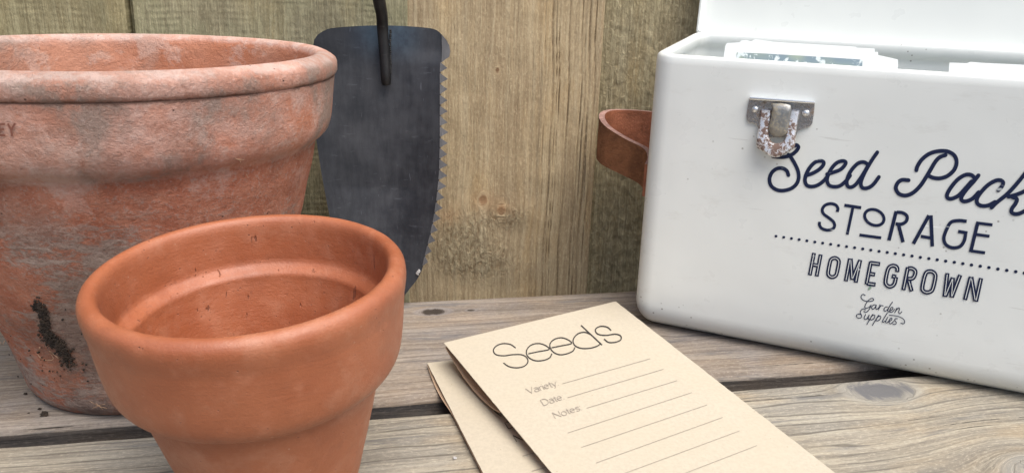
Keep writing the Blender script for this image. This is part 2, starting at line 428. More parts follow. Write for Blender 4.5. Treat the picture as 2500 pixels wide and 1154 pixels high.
def kraft(name, col):
    t = NT(name); p = t.coord(); a = t.noise(p, 500., 4, .7); b = t.noise(p, 20., 3); f = t.noise(t.mapping(p, (900, 200, 900)), 1., 4)
    c = t.mix(t.ramp(a, .35, .65), tuple(v*.95 for v in col), tuple(v*1.04 for v in col))
    c = t.mix(t.math('MULTIPLY', t.ramp(b, .4, .6), .3), c, tuple(v*k for v, k in zip(col, (.98, .97, .93))))
    v = t.voronoi(p, 170.); m = t.noise(p, 60., 2)
    c = t.mix(t.math('MULTIPLY', t.math('MULTIPLY', t.ramp(v, .07, .03), t.ramp(m, .55, .6)), .6), c, (.25, .17, .10))
    return t.done(c, .85, t.bump(t.math('ADD', a, f), .00008, .8), spec=.2)
M_kraft = kraft('kraft_paper', (.485, .435, .345)); M_kraft2 = kraft('kraft_paper_inner', (.50, .36, .25))
M_black = plain('black_print', (.035, .032, .03), .6); M_grey = plain('grey_print', (.27, .235, .20), .6)
def leather(name, col, suede=False):
    t = NT(name); p = t.coord(); a = t.noise(p, 60., 5, .65); f = t.noise(p, 700., 5, .7); g = t.noise(t.mapping(p, (200, 200, 500)), 1., 5, .7, 1.)
    c = t.mix(t.ramp(a, .35, .65), tuple(v*.72 for v in col), tuple(v*1.2 for v in col))
    c = t.mix(t.math('MULTIPLY', t.ramp(g if suede else f, .5, .7), .5), c, tuple(min(1, v*1.7) for v in col))
    c = t.mix(t.math('MULTIPLY', t.ramp(g, .45, .3), .6 if suede else .25), c, tuple(v*.35 for v in col))
    return t.done(c, .9 if suede else .55, t.bump(g if suede else t.math('ADD', f, t.math('MULTIPLY', a, 2.)), .0012 if suede else .0007), spec=.25)
M_lea = leather('brown_leather', (.31, .115, .062)); M_sue = leather('suede_inside', (.20, .085, .04), True); M_edge = leather('leather_cut_edge', (.33, .20, .17), True)
def steel(name, dark, lite, rough=.42, metal=.55, blue=False):
    t = NT(name); p = t.coord()
    st = t.noise(t.mapping(p, (260, 260, 12)), 1., 5, .7); a = t.noise(p, 28., 5, .65); sc = t.noise(t.mapping(p, (90, 90, 420), rot=(0, .9, 0)), 1., 4, .6)
    sc2 = t.noise(t.mapping(p, (500, 500, 60), rot=(0, .5, 0)), 1., 2, .5)
    c = t.mix(t.ramp(t.math('ADD', t.math('MULTIPLY', st, .3), t.math('MULTIPLY', a, .7)), .34, .66), dark, lite)
    c = t.mix(t.math('MULTIPLY', t.ramp(sc, .62, .74), .4), c, tuple(v*2.2 for v in lite))
    c = t.mix(t.math('MULTIPLY', t.ramp(sc2, .72, .76), .3), c, tuple(v*3.2 for v in lite))
    if blue:
        x, y, z = t.sep(p); m = t.math('MULTIPLY', t.ramp(z, blue[1]-.028, blue[1]-.005), t.ramp(t.math('ABSOLUTE', t.math('SUBTRACT', x, blue[0])), .03, .008))
        c = t.mix(t.math('MULTIPLY', m, .75), c, t.mix(t.ramp(a, .4, .6), (.018, .030, .05), (.05, .085, .12)))
    h = t.math('ADD', t.math('MULTIPLY', a, .6), t.math('MULTIPLY', st, .3))
    return t.done(c, t.ramp(a, .3, .7, rough-.06, rough+.12), t.bump(h, .0004, .7), metal)
M_shank = steel('black_iron_shank', (.010, .010, .011), (.035, .033, .032), .45, .4)
M_teeth = steel('ground_steel_edge', (.05, .05, .055), (.12, .118, .122), .5, .2)
def rusty(name, met, rust, lo, hi, rough=.3):
    t = NT(name); p = t.coord(); a = t.noise(p, 520., 5, .7, .6); b = t.noise(p, 110., 3)
    m = t.ramp(t.math('ADD', t.math('MULTIPLY', a, .6), t.math('MULTIPLY', b, .4)), lo, hi)
    c = t.mix(m, met, rust); r = t.math('MULTIPLY_ADD', m, .5, rough)
    return t.done(c, r, t.bump(a, .0003, .8), t.math('MULTIPLY_ADD', m, -.85, .9))
M_chrome = rusty('tarnished_chrome', (.42, .42, .44), (.22, .17, .13), .50, .62, .22)
M_rust = rusty('rusting_chrome', (.86, .84, .83), (.16, .105, .085), .47, .53, .35)
M_tongue = rusty('dull_grey_steel', (.30, .30, .29), (.40, .35, .25), .45, .62, .45)
M_rivet = plain('bright_rivet', (.72, .74, .76), .35, .85)
M_soil = plain('dry_soil', (.028, .019, .013), .95, n=.6, bump=.001)
M_root = plain('fine_root', (.42, .27, .17), .8)
M_white = plain('white_packet_paper', (.76, .79, .78), .5)
M_chip = plain('white_flake', (.45, .44, .43), .7)
M_grip = wood('ash_grip', (.4, .27, .15), (.5, .36, .22), (.3, .19, .1), (.4, .28, .17), seed=30.)

# ------------------------------------------------------------------ setting: ground
def ground():
    t = NT('dark_paving'); p = t.coord(); a = t.noise(p, 3., 5); b = t.noise(p, 60., 5, .7)
    c = t.mix(t.ramp(a, .3, .7), (.045, .042, .036), (.08, .075, .062)); c = t.mix(t.math('MULTIPLY', t.ramp(b, .4, .7), .4), c, (.12, .11, .095))  # kept dark so little light bounces up into the plank gap
    m = t.done(c, .9, t.bump(b, .004))
    return tag(mesh_obj('ground', [(-30, -30, -.45), (30, -30, -.45), (30, 30, -.45), (-30, 30, -.45)], [(0, 1, 2, 3)], m, smooth=False), kind='structure')
ground()

# ------------------------------------------------------------------ boards with knots
def knot_field(X, Y, knots):
    """X along, Y across. Grain lines flow round each knot; returns warped Y and knot mask"""
    psi = Y.copy(); mask = np.zeros_like(X)
    for (xk, yk, ax, ay, spread) in knots:
        U = (X-xk)/ax; Vv = (Y-yk)/ay
        r2 = U*U+Vv*Vv
        f = np.where(r2 > 1, 1-1/np.maximum(r2, 1e-6)**spread, 0.)
        psi = (psi-yk)*f+yk
        r = np.sqrt(r2)
        psi = np.where(r2 <= 1, yk+ay*.5*r, psi)
        mask = np.maximum(mask, np.clip(1.5-r, 0, 1.5)/1.5)
    return psi, mask
def spaced(a, b, da, db, fine, coarse):
    """sample positions a..b, fine inside [da,db]"""
    L = list(np.arange(a, da, coarse))+list(np.arange(max(a, da), min(b, db), fine))+list(np.arange(max(a, db), b, coarse))+[b]
    out = [L[0]]
    for v in L[1:]:
        if v-out[-1] > 1e-5: out.append(v)
    return np.array(out)

# bench planks: local frame U along, W across (away from camera)
YB = .2164; BU = np.array([math.cos(YB), math.sin(YB), 0]); BW = np.array([-math.sin(YB), math.cos(YB), 0])
def bench_uv(px, py): 
    q = on_z(px, py); return q@BU, q@BW
w_near = np.mean([bench_uv(*p)[1] for p in ((200, 1077), (1000, 1010), (1755, 946))])+.0008
w_back = np.mean([bench_uv(*p)[1] for p in ((990, 733.5), (1300, 719.5), (1545, 708))])+.001
w_front = w_near+.0170
bench = empty('garden_bench', (0, .45, 0), 'weathered grey slatted wooden bench top under the pots, envelopes and white tin', 'bench')
def plank(name, w0, w1, mat, knots, z=0., th=.028, dense=(0., 1.), seed=0, label=None):
    r = .0050
    prof = [(w0+.0, -th)]
    for k in range(7):
        a = math.pi*k/12; prof.append((w0+r-r*math.cos(a), -r+r*math.sin(a)))
    nin = int((w1-w0-2*r)/.0016)
    for k in range(1, nin): prof.append((w0+r+(w1-w0-2*r)*k/nin, 0.))
    for k in range(7):
        a = math.pi/2-math.pi*k/12; prof.append((w1-r+r*math.cos(a), -r+r*math.sin(a)))
    prof.append((w1, -th))
    W = np.array([p[0] for p in prof]); Z = np.array([p[1] for p in prof])
    Us = spaced(-1.1, 1.1, -.36, .42, .0016, .05)
    arc = np.concatenate([[0], np.cumsum(np.hypot(np.diff(W), np.diff(Z)))])+w0
    X, A = np.meshgrid(Us, arc, indexing='ij')
    WW = np.broadcast_to(W, X.shape); ZZ = np.broadcast_to(Z, X.shape)
    psi, mask = knot_field(X, A, [(a, b+(arc[8]-W[8]), c, d, e) for a, b, c, d, e in knots])
    nz = np.zeros_like(X)
    V = (X[..., None]*BU+WW[..., None]*BW+np.array([0, 0, 1.])*(ZZ+z)[..., None]).reshape(-1, 3)
    # gentle relief, worn arrises
    amp = np.zeros(len(V))
    for i, v in enumerate(V):
        if -.4 < X.flat[i] < .45:
            amp[i] = .0007*mnoise.noise(Vector((X.flat[i]*5+seed, psi.flat[i]*90, seed)))+.0006*mnoise.noise(Vector((X.flat[i]*26+seed, psi.flat[i]*40, seed+3)))
    amp -= .0012*np.clip(mask.ravel()-.55, 0, 1)
    V = V+np.array([0, 0, 1.])*amp[:, None]
    n0, n1 = X.shape; F = []
    idx = np.arange(n0*n1).reshape(n0, n1)
    q = np.stack([idx[:-1, :-1], idx[1:, :-1], idx[1:, 1:], idx[:-1, 1:]], -1).reshape(-1, 4)
    F = [tuple(int(i) for i in f) for f in q]
    F += [tuple(int(idx[i, 0]) if k == 0 else int(idx[i, -1]) if k == 1 else int(idx[i+1, -1]) if k == 2 else int(idx[i+1, 0]) for k in range(4)) for i in range(n0-1)]
    F += [tuple(int(i) for i in idx[0]), tuple(int(i) for i in idx[-1][::-1])]
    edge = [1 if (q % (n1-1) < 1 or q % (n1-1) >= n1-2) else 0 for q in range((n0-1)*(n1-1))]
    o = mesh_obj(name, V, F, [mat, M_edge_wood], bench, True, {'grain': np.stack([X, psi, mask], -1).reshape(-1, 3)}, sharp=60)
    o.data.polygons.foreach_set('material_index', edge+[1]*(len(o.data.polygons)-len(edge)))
    fix_normals(o)
    if label: o['label'] = label
    return o
def K(px, py, ax, ay, s=1.): 
    u, w = bench_uv(px, py); return (u, w, ax, ay, s)
plank('plank', w_near-.145, w_near, M_near, [K(2150, 952, .021, .0135, .8), K(2590, 1180, .02, .02, .8)], seed=1, label='pale grey front plank with a large dark knot')
plank('plank', w_front, w_back, M_far, [K(1058, 761, .011, .0065, .9), K(1150, 757, .004, .002, .8)], seed=5, label='brownish back plank with a small oval knot')
plank('plank', w_near-.145-.155, w_near-.155, M_near, [], seed=9)
for s in (-.55, .55):     # bearers and legs under the slats
    c = s*BU; 
    def bx(cu, cw, hu, hw, z0, z1, nm):
        V = [cu*BU+cw*BW+a*hu*BU+b*hw*BW+np.array([0, 0, z]) for z in (z0, z1) for a, b in ((-1, -1), (1, -1), (1, 1), (-1, 1))]
        F = [(0, 3, 2, 1), (4, 5, 6, 7), (0, 1, 5, 4), (1, 2, 6, 5), (2, 3, 7, 6), (3, 0, 4, 7)]
        mesh_obj(nm, V, F, M_under, bench, False, {'grain': [(v[0], v[2], 0) for v in V]})
    bx(s, (w_near-.3+w_back)/2, .02, .22, -.085, -.0285, 'bearer')
    bx(s, w_back-.06, .022, .022, -.45, -.086, 'leg'); bx(s, w_near-.22, .022, .022, -.45, -.086, 'leg')

# fence: feather-edge boards
YF = .21; FU = np.array([math.cos(YF), math.sin(YF), 0]); FN = np.array([math.sin(YF), -math.cos(YF), 0])
F0 = np.array([0, .6146, 0])
def fs(px, py):
    q = on_plane(px, py, F0, FN); return (q-F0)@FU, q[2]
fence = empty('board_fence', (0, .62, 0), 'upright tan and olive wooden board fence behind the bench, with knots and rough sawn grain', 'fence')
sA = fs(311, 45)[0]; sB = fs(996, 30)[0]; sC = (fs(1475, 5)[0]+fs(1440, 600)[0])/2
bounds = [sA-.125*k for k in (8, 7, 6, 5, 4, 3, 2, 1)]+[sA, sB, sC]+[sC+.125*k for k in range(1, 9)]
mats = {8: M_fB, 9: M_fC, 10: M_fD, 7: M_fA}
labels = {7: 'olive board at the left end of the picture', 8: 'greenish saw-marked board behind the large pot', 9: 'tan ridged board with two knots, right of the trowel', 10: 'rough-sawn board next to the white tin'}
def KF(px, py, a, b, s=1.):
    u, z = fs(px, py); return (z, u, a, b, s)
fknots = {9: [KF(1180, 490, .0055, .0040, .8), KF(1225, 516, .0060, .0045, .8), KF(1215, 172, .0028, .0024, .7)], 7: [], 8: [KF(690, 230, .003, .003, .8)]}
for i in range(len(bounds)-1):
    s0, s1 = bounds[i], bounds[i+1]
    step = {7: .0075, 8: .0015, 9: .006}.get(i, .005)
    view = -.6 < s0 < .6
    ns = max(8, int((s1+.012-s0)/(.0007 if i in (8, 9) else .0015 if view else .02)))
    S = np.linspace(s0-.012, s1, ns+1)
    Zs = spaced(-.44, 1.35, -.03, .30, .0025 if view else .05, .06)
    Zg, Sg = np.meshgrid(Zs, S, indexing='ij')
    psi, mask = knot_field(Zg, Sg, fknots.get(i, []))
    ease = np.clip((s1-Sg)/.0018, 0, 1)
    out = -.004+step*(Sg-s0)/(s1-s0)-.0012*(1-ease)**2      # thick edge to the right
    if i == 9: out += .0
    gro = np.zeros_like(Sg); tear = gro.copy(); stain = gro.copy()
    if i == 9:
        def blob(px, py, a, b):
            u, z = fs(px, py); return np.exp(-((Sg-u)/a)**2-((Zg-z)/b)**2)
        tear = np.clip(1.3*blob(1130, 590, .022, .022)+1.0*blob(1240, 530, .016, .008)+.8*blob(1180, 640, .03, .014), 0, 1)
        tear = tear*np.clip((Zg*-1+fs(1180, 495)[1]+.006+.006*np.sin(Sg*300))/.004, 0, 1)
        stain = np.clip(blob(1095, 530, .010, .007)+.8*blob(1185, 490, .010, .007)+.8*blob(1228, 515, .010, .007)+.2*blob(1200, 500, .03, .01), 0, 1)
    if i == 8: out = out-.012*np.clip((s0+.0030-Sg)/.0006, 0, 1)
    if i in (8, 9):
        wv = psi+.0008*np.sin(Zg*31+1)+.0004*np.sin(Zg*77)
        ph = wv/.0052+.55*np.sin(wv*230)+.3*np.sin(wv*610+1)
        fr = ph-np.floor(ph)
        if i == 9:
            win = np.clip((Sg-fs(1290, 300)[0])/.02, 0, 1)*np.clip((s1-.003-Sg)/.003, 0, 1)*.9+.22
        else: win = .28*np.clip((Sg-fs(600, 300)[0])/.02, 0, 1)
        gro = np.exp(-((fr-.5)/.13)**2)*win*(.75+.25*np.sin(Zg*50+ph))
        out = out-.0013*gro
    P = F0+Sg[..., None]*FU+np.array([0, 0, 1.])*Zg[..., None]+FN*out[..., None]
    P = P.reshape(-1, 3)
    if view:
        am = np.zeros(len(P))
        for j in range(len(P)):
            z, s = Zg.flat[j], psi.flat[j]
            if -.05 < z < .32:
                am[j] = {10: .0011, 8: .0004, 7: .0004}.get(i, .00015)*mnoise.noise(Vector((z*170+s*60, Sg.flat[j]*300, i+4)))+{10: .00035, 8: .00022, 7: .00022}.get(i, 0)*math.sin(z*1500+4*mnoise.noise(Vector((z*30, s*30, i))))*max(0, mnoise.noise(Vector((z*25, s*40, i+2)))+.3)+.0006*mnoise.noise(Vector((z*8, s*160, i)))+.0005*mnoise.noise(Vector((z*60, s*60, i+9)))
        P = P+FN*am[:, None]
    n0, n1 = Zg.shape; idx = np.arange(n0*n1).reshape(n0, n1)
    q = np.stack([idx[:-1, :-1], idx[:-1, 1:], idx[1:, 1:], idx[1:, :-1]], -1).reshape(-1, 4)
    F = [tuple(int(a) for a in f) for f in q]; V = [tuple(p) for p in P]
    # back and side faces
    nb = len(V)
    for zc in (0, n0-1):
        for sc in (0, n1-1):
            V.append(tuple(F0+Sg[zc, sc]*FU+np.array([0, 0, Zg[zc, sc]])-FN*.012))
    F += [tuple(int(idx[k, -1]) for k in range(n0))+(nb+3, nb+1), tuple(int(idx[k, 0]) for k in range(n0))[::-1]+(nb, nb+2),
          (nb, nb+1, nb+3, nb+2)]
    F += [tuple(int(a) for a in idx[-1])[::1]+(nb+3, nb+2), tuple(int(a) for a in idx[0])[::-1]+(nb, nb+1)]
    gr = np.concatenate([np.stack([Zg, psi, mask], -1).reshape(-1, 3), [(Zg[a, 0], Sg[0, b], 0) for a in (0, -1) for b in (0, -1)]])
    o = mesh_obj('board', V, F, mats.get(i, (M_fA, M_fD, M_fB)[i % 3]), fence, True, {'grain': gr, 'groove': np.concatenate([np.stack([gro, tear, stain], -1).reshape(-1, 3), np.zeros((4, 3))])}, sharp=50)
    if i in labels: o['label'] = labels[i]

# ------------------------------------------------------------------ big pot
BC = np.array([-.20975, .42392, 0])
prof_big = refine([(.0, .0006), (.03, .0006), (.056, .0006), (.0605, .0016), (.0630, .005), (.0645, .0100), (.0678, .0246), (.0713, .0392), (.0801, .064), (.0886, .0887), (.0934, .1085), (.0968, .122), (.0982, .1290), (.0988, .1330)], .003)[:-1] + \
    refine([(.0988, .1330), (.1002, .1354), (.1034, .1378), (.1062, .1408), (.1077, .1450), (.1087, .1495), (.1096, .1570), (.1108, .1685)], .003)[:-1] + \
    [(.1108, .1685), (.1109, .1692), (.1105, .1697), (.1110, .1703)] + \
    refine([(.1117, .1709), (.1124, .1722), (.1126, .1745), (.1126, .1768), (.1121, .1780)], .003)[:-1] + \
    refine([(.1121, .1780), (.1100, .1797), (.1080, .1809), (.1055, .1819), (.1028, .1816), (.1008, .1800), (.0998, .1765), (.0988, .168), (.0978, .150), (.0965, .138), (.0925, .122), (.088, .105), (.062, .013), (.05, .0105), (.0, .0105)], .003)
pot = empty('large_terracotta_pot', tuple(BC), 'large weathered terracotta pot with chalky bloom and soil streak, behind the small clean pot', 'flower pot')
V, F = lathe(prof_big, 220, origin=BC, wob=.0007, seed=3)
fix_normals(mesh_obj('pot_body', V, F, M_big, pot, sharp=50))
# stamped letters E Y on the band, at the picture's left edge
def band_map(p, o):
    """pixel point -> pot band surface (cone of revolution), o metres outward"""
    d = ray(p[0], p[1]); r = .1098+o; q = None
    for _ in range(4):
        w = EYE-BC; a = d[0]**2+d[1]**2; b = 2*(d[0]*w[0]+d[1]*w[1]); c = w[0]**2+w[1]**2-r*r
        D = max(0, b*b-4*a*c); t = (-b-math.sqrt(D))/2/a; q = EYE+t*d
        z = q[2]; r = np.interp(z, [0, .0016, .005, .01, .0246, .0392, .064, .0886, .1085, .122, .129, .1354, .1378, .1408, .145, .1495, .157, .1685],
                                [.06, .0605, .063, .0645, .0678, .0713, .0801, .0886, .0934, .0968, .0982, .1002, .1034, .1062, .1077, .1087, .1096, .1108])+o
    return q
parts = []
for k, st in enumerate(([(-2, 303), (-2, 330)], [(-2, 304), (12, 303)], [(-2, 316), (10, 316)], [(-2, 330), (13, 331)], [(19, 302), (27, 317)], [(37, 301), (27, 317)], [(27, 317), (29, 333)],
                        [(-14, 303), (-27, 304)], [(-27, 304), (-27, 331)], [(-27, 331), (-14, 331)])[:7]):
    parts.append(ribbon(st, 5, band_map, .0005+.00003*k, .0005+.00003*k, smooth=False, cap=False))
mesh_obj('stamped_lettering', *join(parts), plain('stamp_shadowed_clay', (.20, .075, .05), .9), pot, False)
parts = []
# soil streak stuck to the side
rnd = random.Random(5)
soilpath = catmull([(86, 742), (104, 760), (108, 790), (115, 820), (135, 835), (150, 850), (165, 880)], 10)
def lump(c, r, rnd, sub=1):
    bm = bmesh.new(); bmesh.ops.create_icosphere(bm, subdivisions=sub, radius=r)
    vv = [(c+np.array(v.co)*np.array([1, .7, 1])*(.6+.8*rnd.random())) for v in bm.verts]
    ff = [tuple(v.index for v in f.verts) for f in bm.faces]; bm.free(); return vv, ff
for i in range(1000):
    p = soilpath[int(rnd.random()**.9*len(soilpath)) % len(soilpath)]
    wdt = 9 if p[1] < 790 else 11
    q = band_map((p[0]+rnd.gauss(0, wdt*.62), p[1]+rnd.gauss(0, 8)), .0004)
    parts.append(lump(q, .0002+.00060*rnd.random()**1.5, rnd))
for i in range(60):
    q = band_map((rnd.gauss(150, 70), rnd.gauss(880, 45)), .0002)
    parts.append(lump(q, .0002+.0004*rnd.random(), rnd))
mesh_obj('soil_streak', *join(parts), M_soil, pot, False)['kind'] = 'stuff'
for pts in ([(98, 845), (92, 862), (105, 877), (130, 876), (120, 856), (135, 868), (148, 878)], [(219, 978), (240, 990), (262, 996)], [(225, 996), (245, 988), (258, 985)], [(235, 984), (252, 1000)], [(575, 387), (585, 392), (588, 400)], [(575, 388), (596, 391)], [(602, 425), (605, 433)], [(0, 834), (6, 840), (12, 830)]):
    mesh_obj('root_hair', *tube([band_map(p, .0008+.0008*math.sin(i)) for i, p in enumerate(catmull(pts, 5))], .00013, 5), M_root, pot)

# ------------------------------------------------------------------ small pot
SC = np.array([-.10046, .28719, .11042]); SN = np.array([-.03370, -.07764, .9964]); SN /= np.linalg.norm(SN)
SO = SC-SN*.1104
prof_small = refine([(.0, .0024), (.027, .0024), (.0305, .0032), (.0331, .0113), (.0403, .0396), (.0452, .0595), (.0468, .0670), (.0472, .0688)], .002)[:-1] + \
    refine([(.0472, .0688), (.0482, .0692), (.0504, .0704), (.0533, .0728), (.0555, .0764), (.0567, .0812), (.0575, .0870), (.0584, .0960), (.0587, .0990), (.0589, .1014), (.0593, .1036)], .0015)[:-1] + \
    refine([(.0593, .1036), (.0597, .1060), (.0600, .1092), (.0596, .1120), (.0582, .1139), (.0562, .1148), (.0544, .1144), (.0532, .1130), (.0526, .1105), (.0522, .104), (.0517, .0960)], .0012)[:-1] + \
    refine([(.0517, .0960), (.0515, .0940), (.0508, .0930), (.0488, .0915), (.0474, .0906), (.0467, .0894), (.0462, .0860), (.0425, .070), (.0280, .012), (.026, .0105), (.0, .0105)], .002)
V, F = lathe(prof_small, 200, origin=SO, axis=SN, wob=.00035, seed=8)
so = mesh_obj('small_terracotta_pot', V, F, [M_small, M_small_in], None, sharp=60)
_ci = max(range(len(prof_small)), key=lambda i: prof_small[i][1])
_cj = next(i for i in range(_ci, len(prof_small)) if prof_small[i][1] < .109)
so.data.polygons.foreach_set('material_index', [1 if f//200 >= _cj and f < (len(prof_small)-1)*200 else 0 for f in range(len(so.data.polygons))])
fix_normals(so)
tag(so, 'small clean orange terracotta pot in front of the large weathered pot', 'flower pot')

# ------------------------------------------------------------------ white tin
TY = -.3987; TU = np.array([math.cos(TY), math.sin(TY), 0]); TN = np.array([math.sin(TY), -math.cos(TY), 0])
TP = np.array([.14659, .47475, 0])            # on the front face plane at bench level
S0, S1, ZT, DEP = -.0695, .263, .1825, .132
RISE = .0075      # the hinge side of the rim stands a little higher than the front
ZB = .0008
tin = empty('seed_tin', tuple(TP+TU*.1-TN*.066), 'open cream enamel storage tin with navy lettering standing on the bench', 'storage tin')
def tl(s, d, z): return TP+TU*s-TN*d+np.array([0, 0, z])     # s along, d depth from front
def rrect(inset, rc, nc=8):
    """rounded rectangle footprint in (s,d)"""
    a0, a1, b0, b1 = S0+inset, S1-inset, inset, DEP-inset; rc = max(rc-inset, .001); out = []
    for cx, cy, st in ((a1-rc, b0+rc, -90), (a1-rc, b1-rc, 0), (a0+rc, b1-rc, 90), (a0+rc, b0+rc, 180)):
        for k in range(nc+1):
            a = math.radians(st+90*k/nc); out.append((cx+rc*math.cos(a), cy+rc*math.sin(a)))
    # split long sides
    res = []
    for i, p in enumerate(out):
        q = out[(i+1) % len(out)]; L = math.hypot(q[0]-p[0], q[1]-p[1]); m = max(1, int(L/.012))
        for k in range(m): res.append((p[0]+(q[0]-p[0])*k/m, p[1]+(q[1]-p[1])*k/m))
    return res
RC = .0085
rings = []
RB = .0175
for k in range(9):
    a = math.pi/2*k/8; rings.append((RB*(1-math.sin(a)), ZB+RB*(1-math.cos(a))))
rings = rings
for z in np.linspace(ZB+RB, ZT-.006, 12)[1:]: rings.append((0., z))
for k in range(1, 9):           # rolled rim over to the inside
    a = math.pi*k/8; rings.append((.0028*(1-math.cos(a)), ZT-.0035+.0035*math.sin(a)))
rings += [(.0056, ZT-.008), (.0030, ZT-.010), (.0022, ZT-.014), (.0020, ZT-.05), (.0020, .02), (.010, .004), (.03, .003)]
V, F = [], []
base = None
n_prev = None
RCX = .013
ref = rrect(0, RCX)
ptsref = np.array(ref)
cen = np.array([(S0+S1)/2, DEP/2])
for ins, z in rings:
    # inset footprint keeping vertex count: move each point inward along its normal
    P = ptsref.copy(); nx = np.roll(P, -1, 0)-np.roll(P, 1, 0); nx /= np.linalg.norm(nx, axis=1, keepdims=True)
    nrm = np.stack([-nx[:, 1], nx[:, 0]], -1)
    P = P+nrm*min(ins, .0125)
    if ins > .0125: P = cen+(P-cen)*(1-(ins-.0125)*2)
    for p, pr in zip(P, ptsref): V.append(tl(p[0], p[1], z+RISE*max(0, pr[1]/DEP)*min(1, max(0, (z-.06)/.12))))
m = len(ref)
for i in range(len(rings)-1):
    for k in range(m):
        k2 = (k+1) % m; F.append((i*m+k, i*m+k2, (i+1)*m+k2, (i+1)*m+k))
F.append(tuple(range(m))[::-1]); F.append(tuple((len(rings)-1)*m+k for k in range(m)))
fix_normals(mesh_obj('tin_body', V, F, M_enamel, tin, sharp=70))
# lid, standing open behind the body
th = math.radians(6)
def lidp(s, h, o):       # h up the lid, o towards camera
    return tl(s, DEP+.006+h*math.sin(th)-o*math.cos(th), ZT-.004+RISE+h*math.cos(th)+o*math.sin(th)*1.)
LH = .135
lr = []
for cx, cy, st in ((S1-.016, .003, -90), (S1-.02, LH-.02, 0), (S0+.02, LH-.02, 90), (S0+.016, .003, 180)):
    rr = .003 if cy < .01 else .02
    for k in range(7):
        a = math.radians(st+90*k/6); lr.append((cx+(.016 if cy < .01 else .02)*math.cos(a), cy+rr*math.sin(a)))
c0 = np.array([(S0+S1)/2, LH/2])
V, F = [], []
def inl(k): return [c0+(np.array(p)-c0)*np.array([1-2*k/(S1-S0), 1-2*k/LH]) for p in lr]
layers = [(inl(0), -.002), (inl(0), .007), (inl(.0006), .0085), (inl(.0018), .0085), (inl(.0024), .007), (inl(.0028), .0015), (inl(.006), 0.)]
for P, o in layers:
    for p in P: V.append(lidp(p[0], p[1], o))
m = len(lr)
for i in range(len(layers)-1):
    for k in range(m):
        k2 = (k+1) % m; F.append((i*m+k, i*m+k2, (i+1)*m+k2, (i+1)*m+k))
F.append(tuple(range(m))[::-1]); F.append(tuple((len(layers)-1)*m+k for k in range(m)))
fix_normals(mesh_obj('lid', V, F, M_lid, tin, sharp=50))
# printing on the front
def front(p, o): return on_plane(p[0], p[1], TP+TN*(.00025+o), TN)
def cropA(pts): return [(1840+x*.29463, 340+y*.29463) for x, y in pts]
def cropB(pts): return [(2080+x*.36395, 340+y*.36395) for x, y in pts]
def cropC(pts): return [(1950+x*.20804, 590+y*.20804) for x, y in pts]
def cropD(pts): return [(2160+x*.27732, 480+y*.27732) for x, y in pts]
script = [cropA(p) for p in (
    [(288, 298), (275, 263), (240, 241), (195, 243), (152, 275), (131, 330), (145, 385), (190, 418), (245, 425), (310, 408), (355, 370), (373, 320), (368, 265), (345, 210), (310, 152), (288, 128)],
    [(160, 142), (205, 148), (260, 146), (315, 128), (355, 95), (371, 65), (355, 48), (338, 56)],
    [(430, 301), (490, 281), (540, 252), (574, 218), (580, 191), (555, 180), (510, 190), (465, 235), (436, 290), (425, 340), (440, 380), (480, 392), (530, 380), (580, 345), (620, 295)],
    [(608, 289), (670, 271), (720, 250), (755, 215), (762, 189), (735, 180), (690, 195), (650, 235), (620, 290), (608, 340), (625, 380), (665, 393), (715, 385), (765, 345), (800, 300)],
    [(952, 212), (915, 190), (870, 197), (825, 237), (790, 290), (772, 345), (777, 385), (803, 397), (840, 380), (880, 330), (920, 268), (950, 215)],
    [(1025, 108), (985, 165), (940, 240), (905, 310), (888, 365), (900, 400), (930, 406), (968, 393), (1002, 362), (1038, 312)])]
scriptB = [cropB(p) for p in (
    [(432, 208), (440, 180), (470, 135), (520, 97), (580, 80), (640, 82), (685, 107), (702, 150), (687, 203), (642, 245), (590, 262), (545, 258), (517, 246)],
    [(628, 106), (590, 120), (560, 150), (530, 200), (500, 250), (460, 310), (410, 358), (360, 377), (315, 365), (295, 330), (305, 295), (335, 273), (380, 275)],
    [(828, 268), (805, 242), (765, 238), (715, 265), (670, 315), (640, 365), (642, 393), (670, 398), (715, 377), (760, 330), (803, 282)],
    [(849, 242), (815, 285), (770, 335), (736, 385), (738, 410), (765, 416), (810, 397), (850, 355)],
    [(982, 342), (1003, 320), (1015, 293), (1000, 276), (965, 277), (915, 305), (870, 350), (840, 395), (842, 430), (870, 446), (915, 443), (960, 420)],
    [(937, 458), (970, 425), (1040, 368), (1100, 305), (1160, 232), (1200, 180)],
    [(1050, 385), (1100, 372), (1154, 350), (1185, 325)],
    [(1075, 388), (1106, 400), (1098, 430), (1073, 465), (1072, 490), (1095, 501), (1130, 495), (1175, 470), (1215, 435)])]
parts = [ribbon(p, 9.2, front, k*.00002, k*.00002+.000015) for k, p in enumerate(script)]+[ribbon(p, 9.8, front, k*.00002, k*.00002+.000015) for k, p in enumerate(scriptB)]
mesh_obj('script_lettering', *join(parts), M_ink, tin, False)
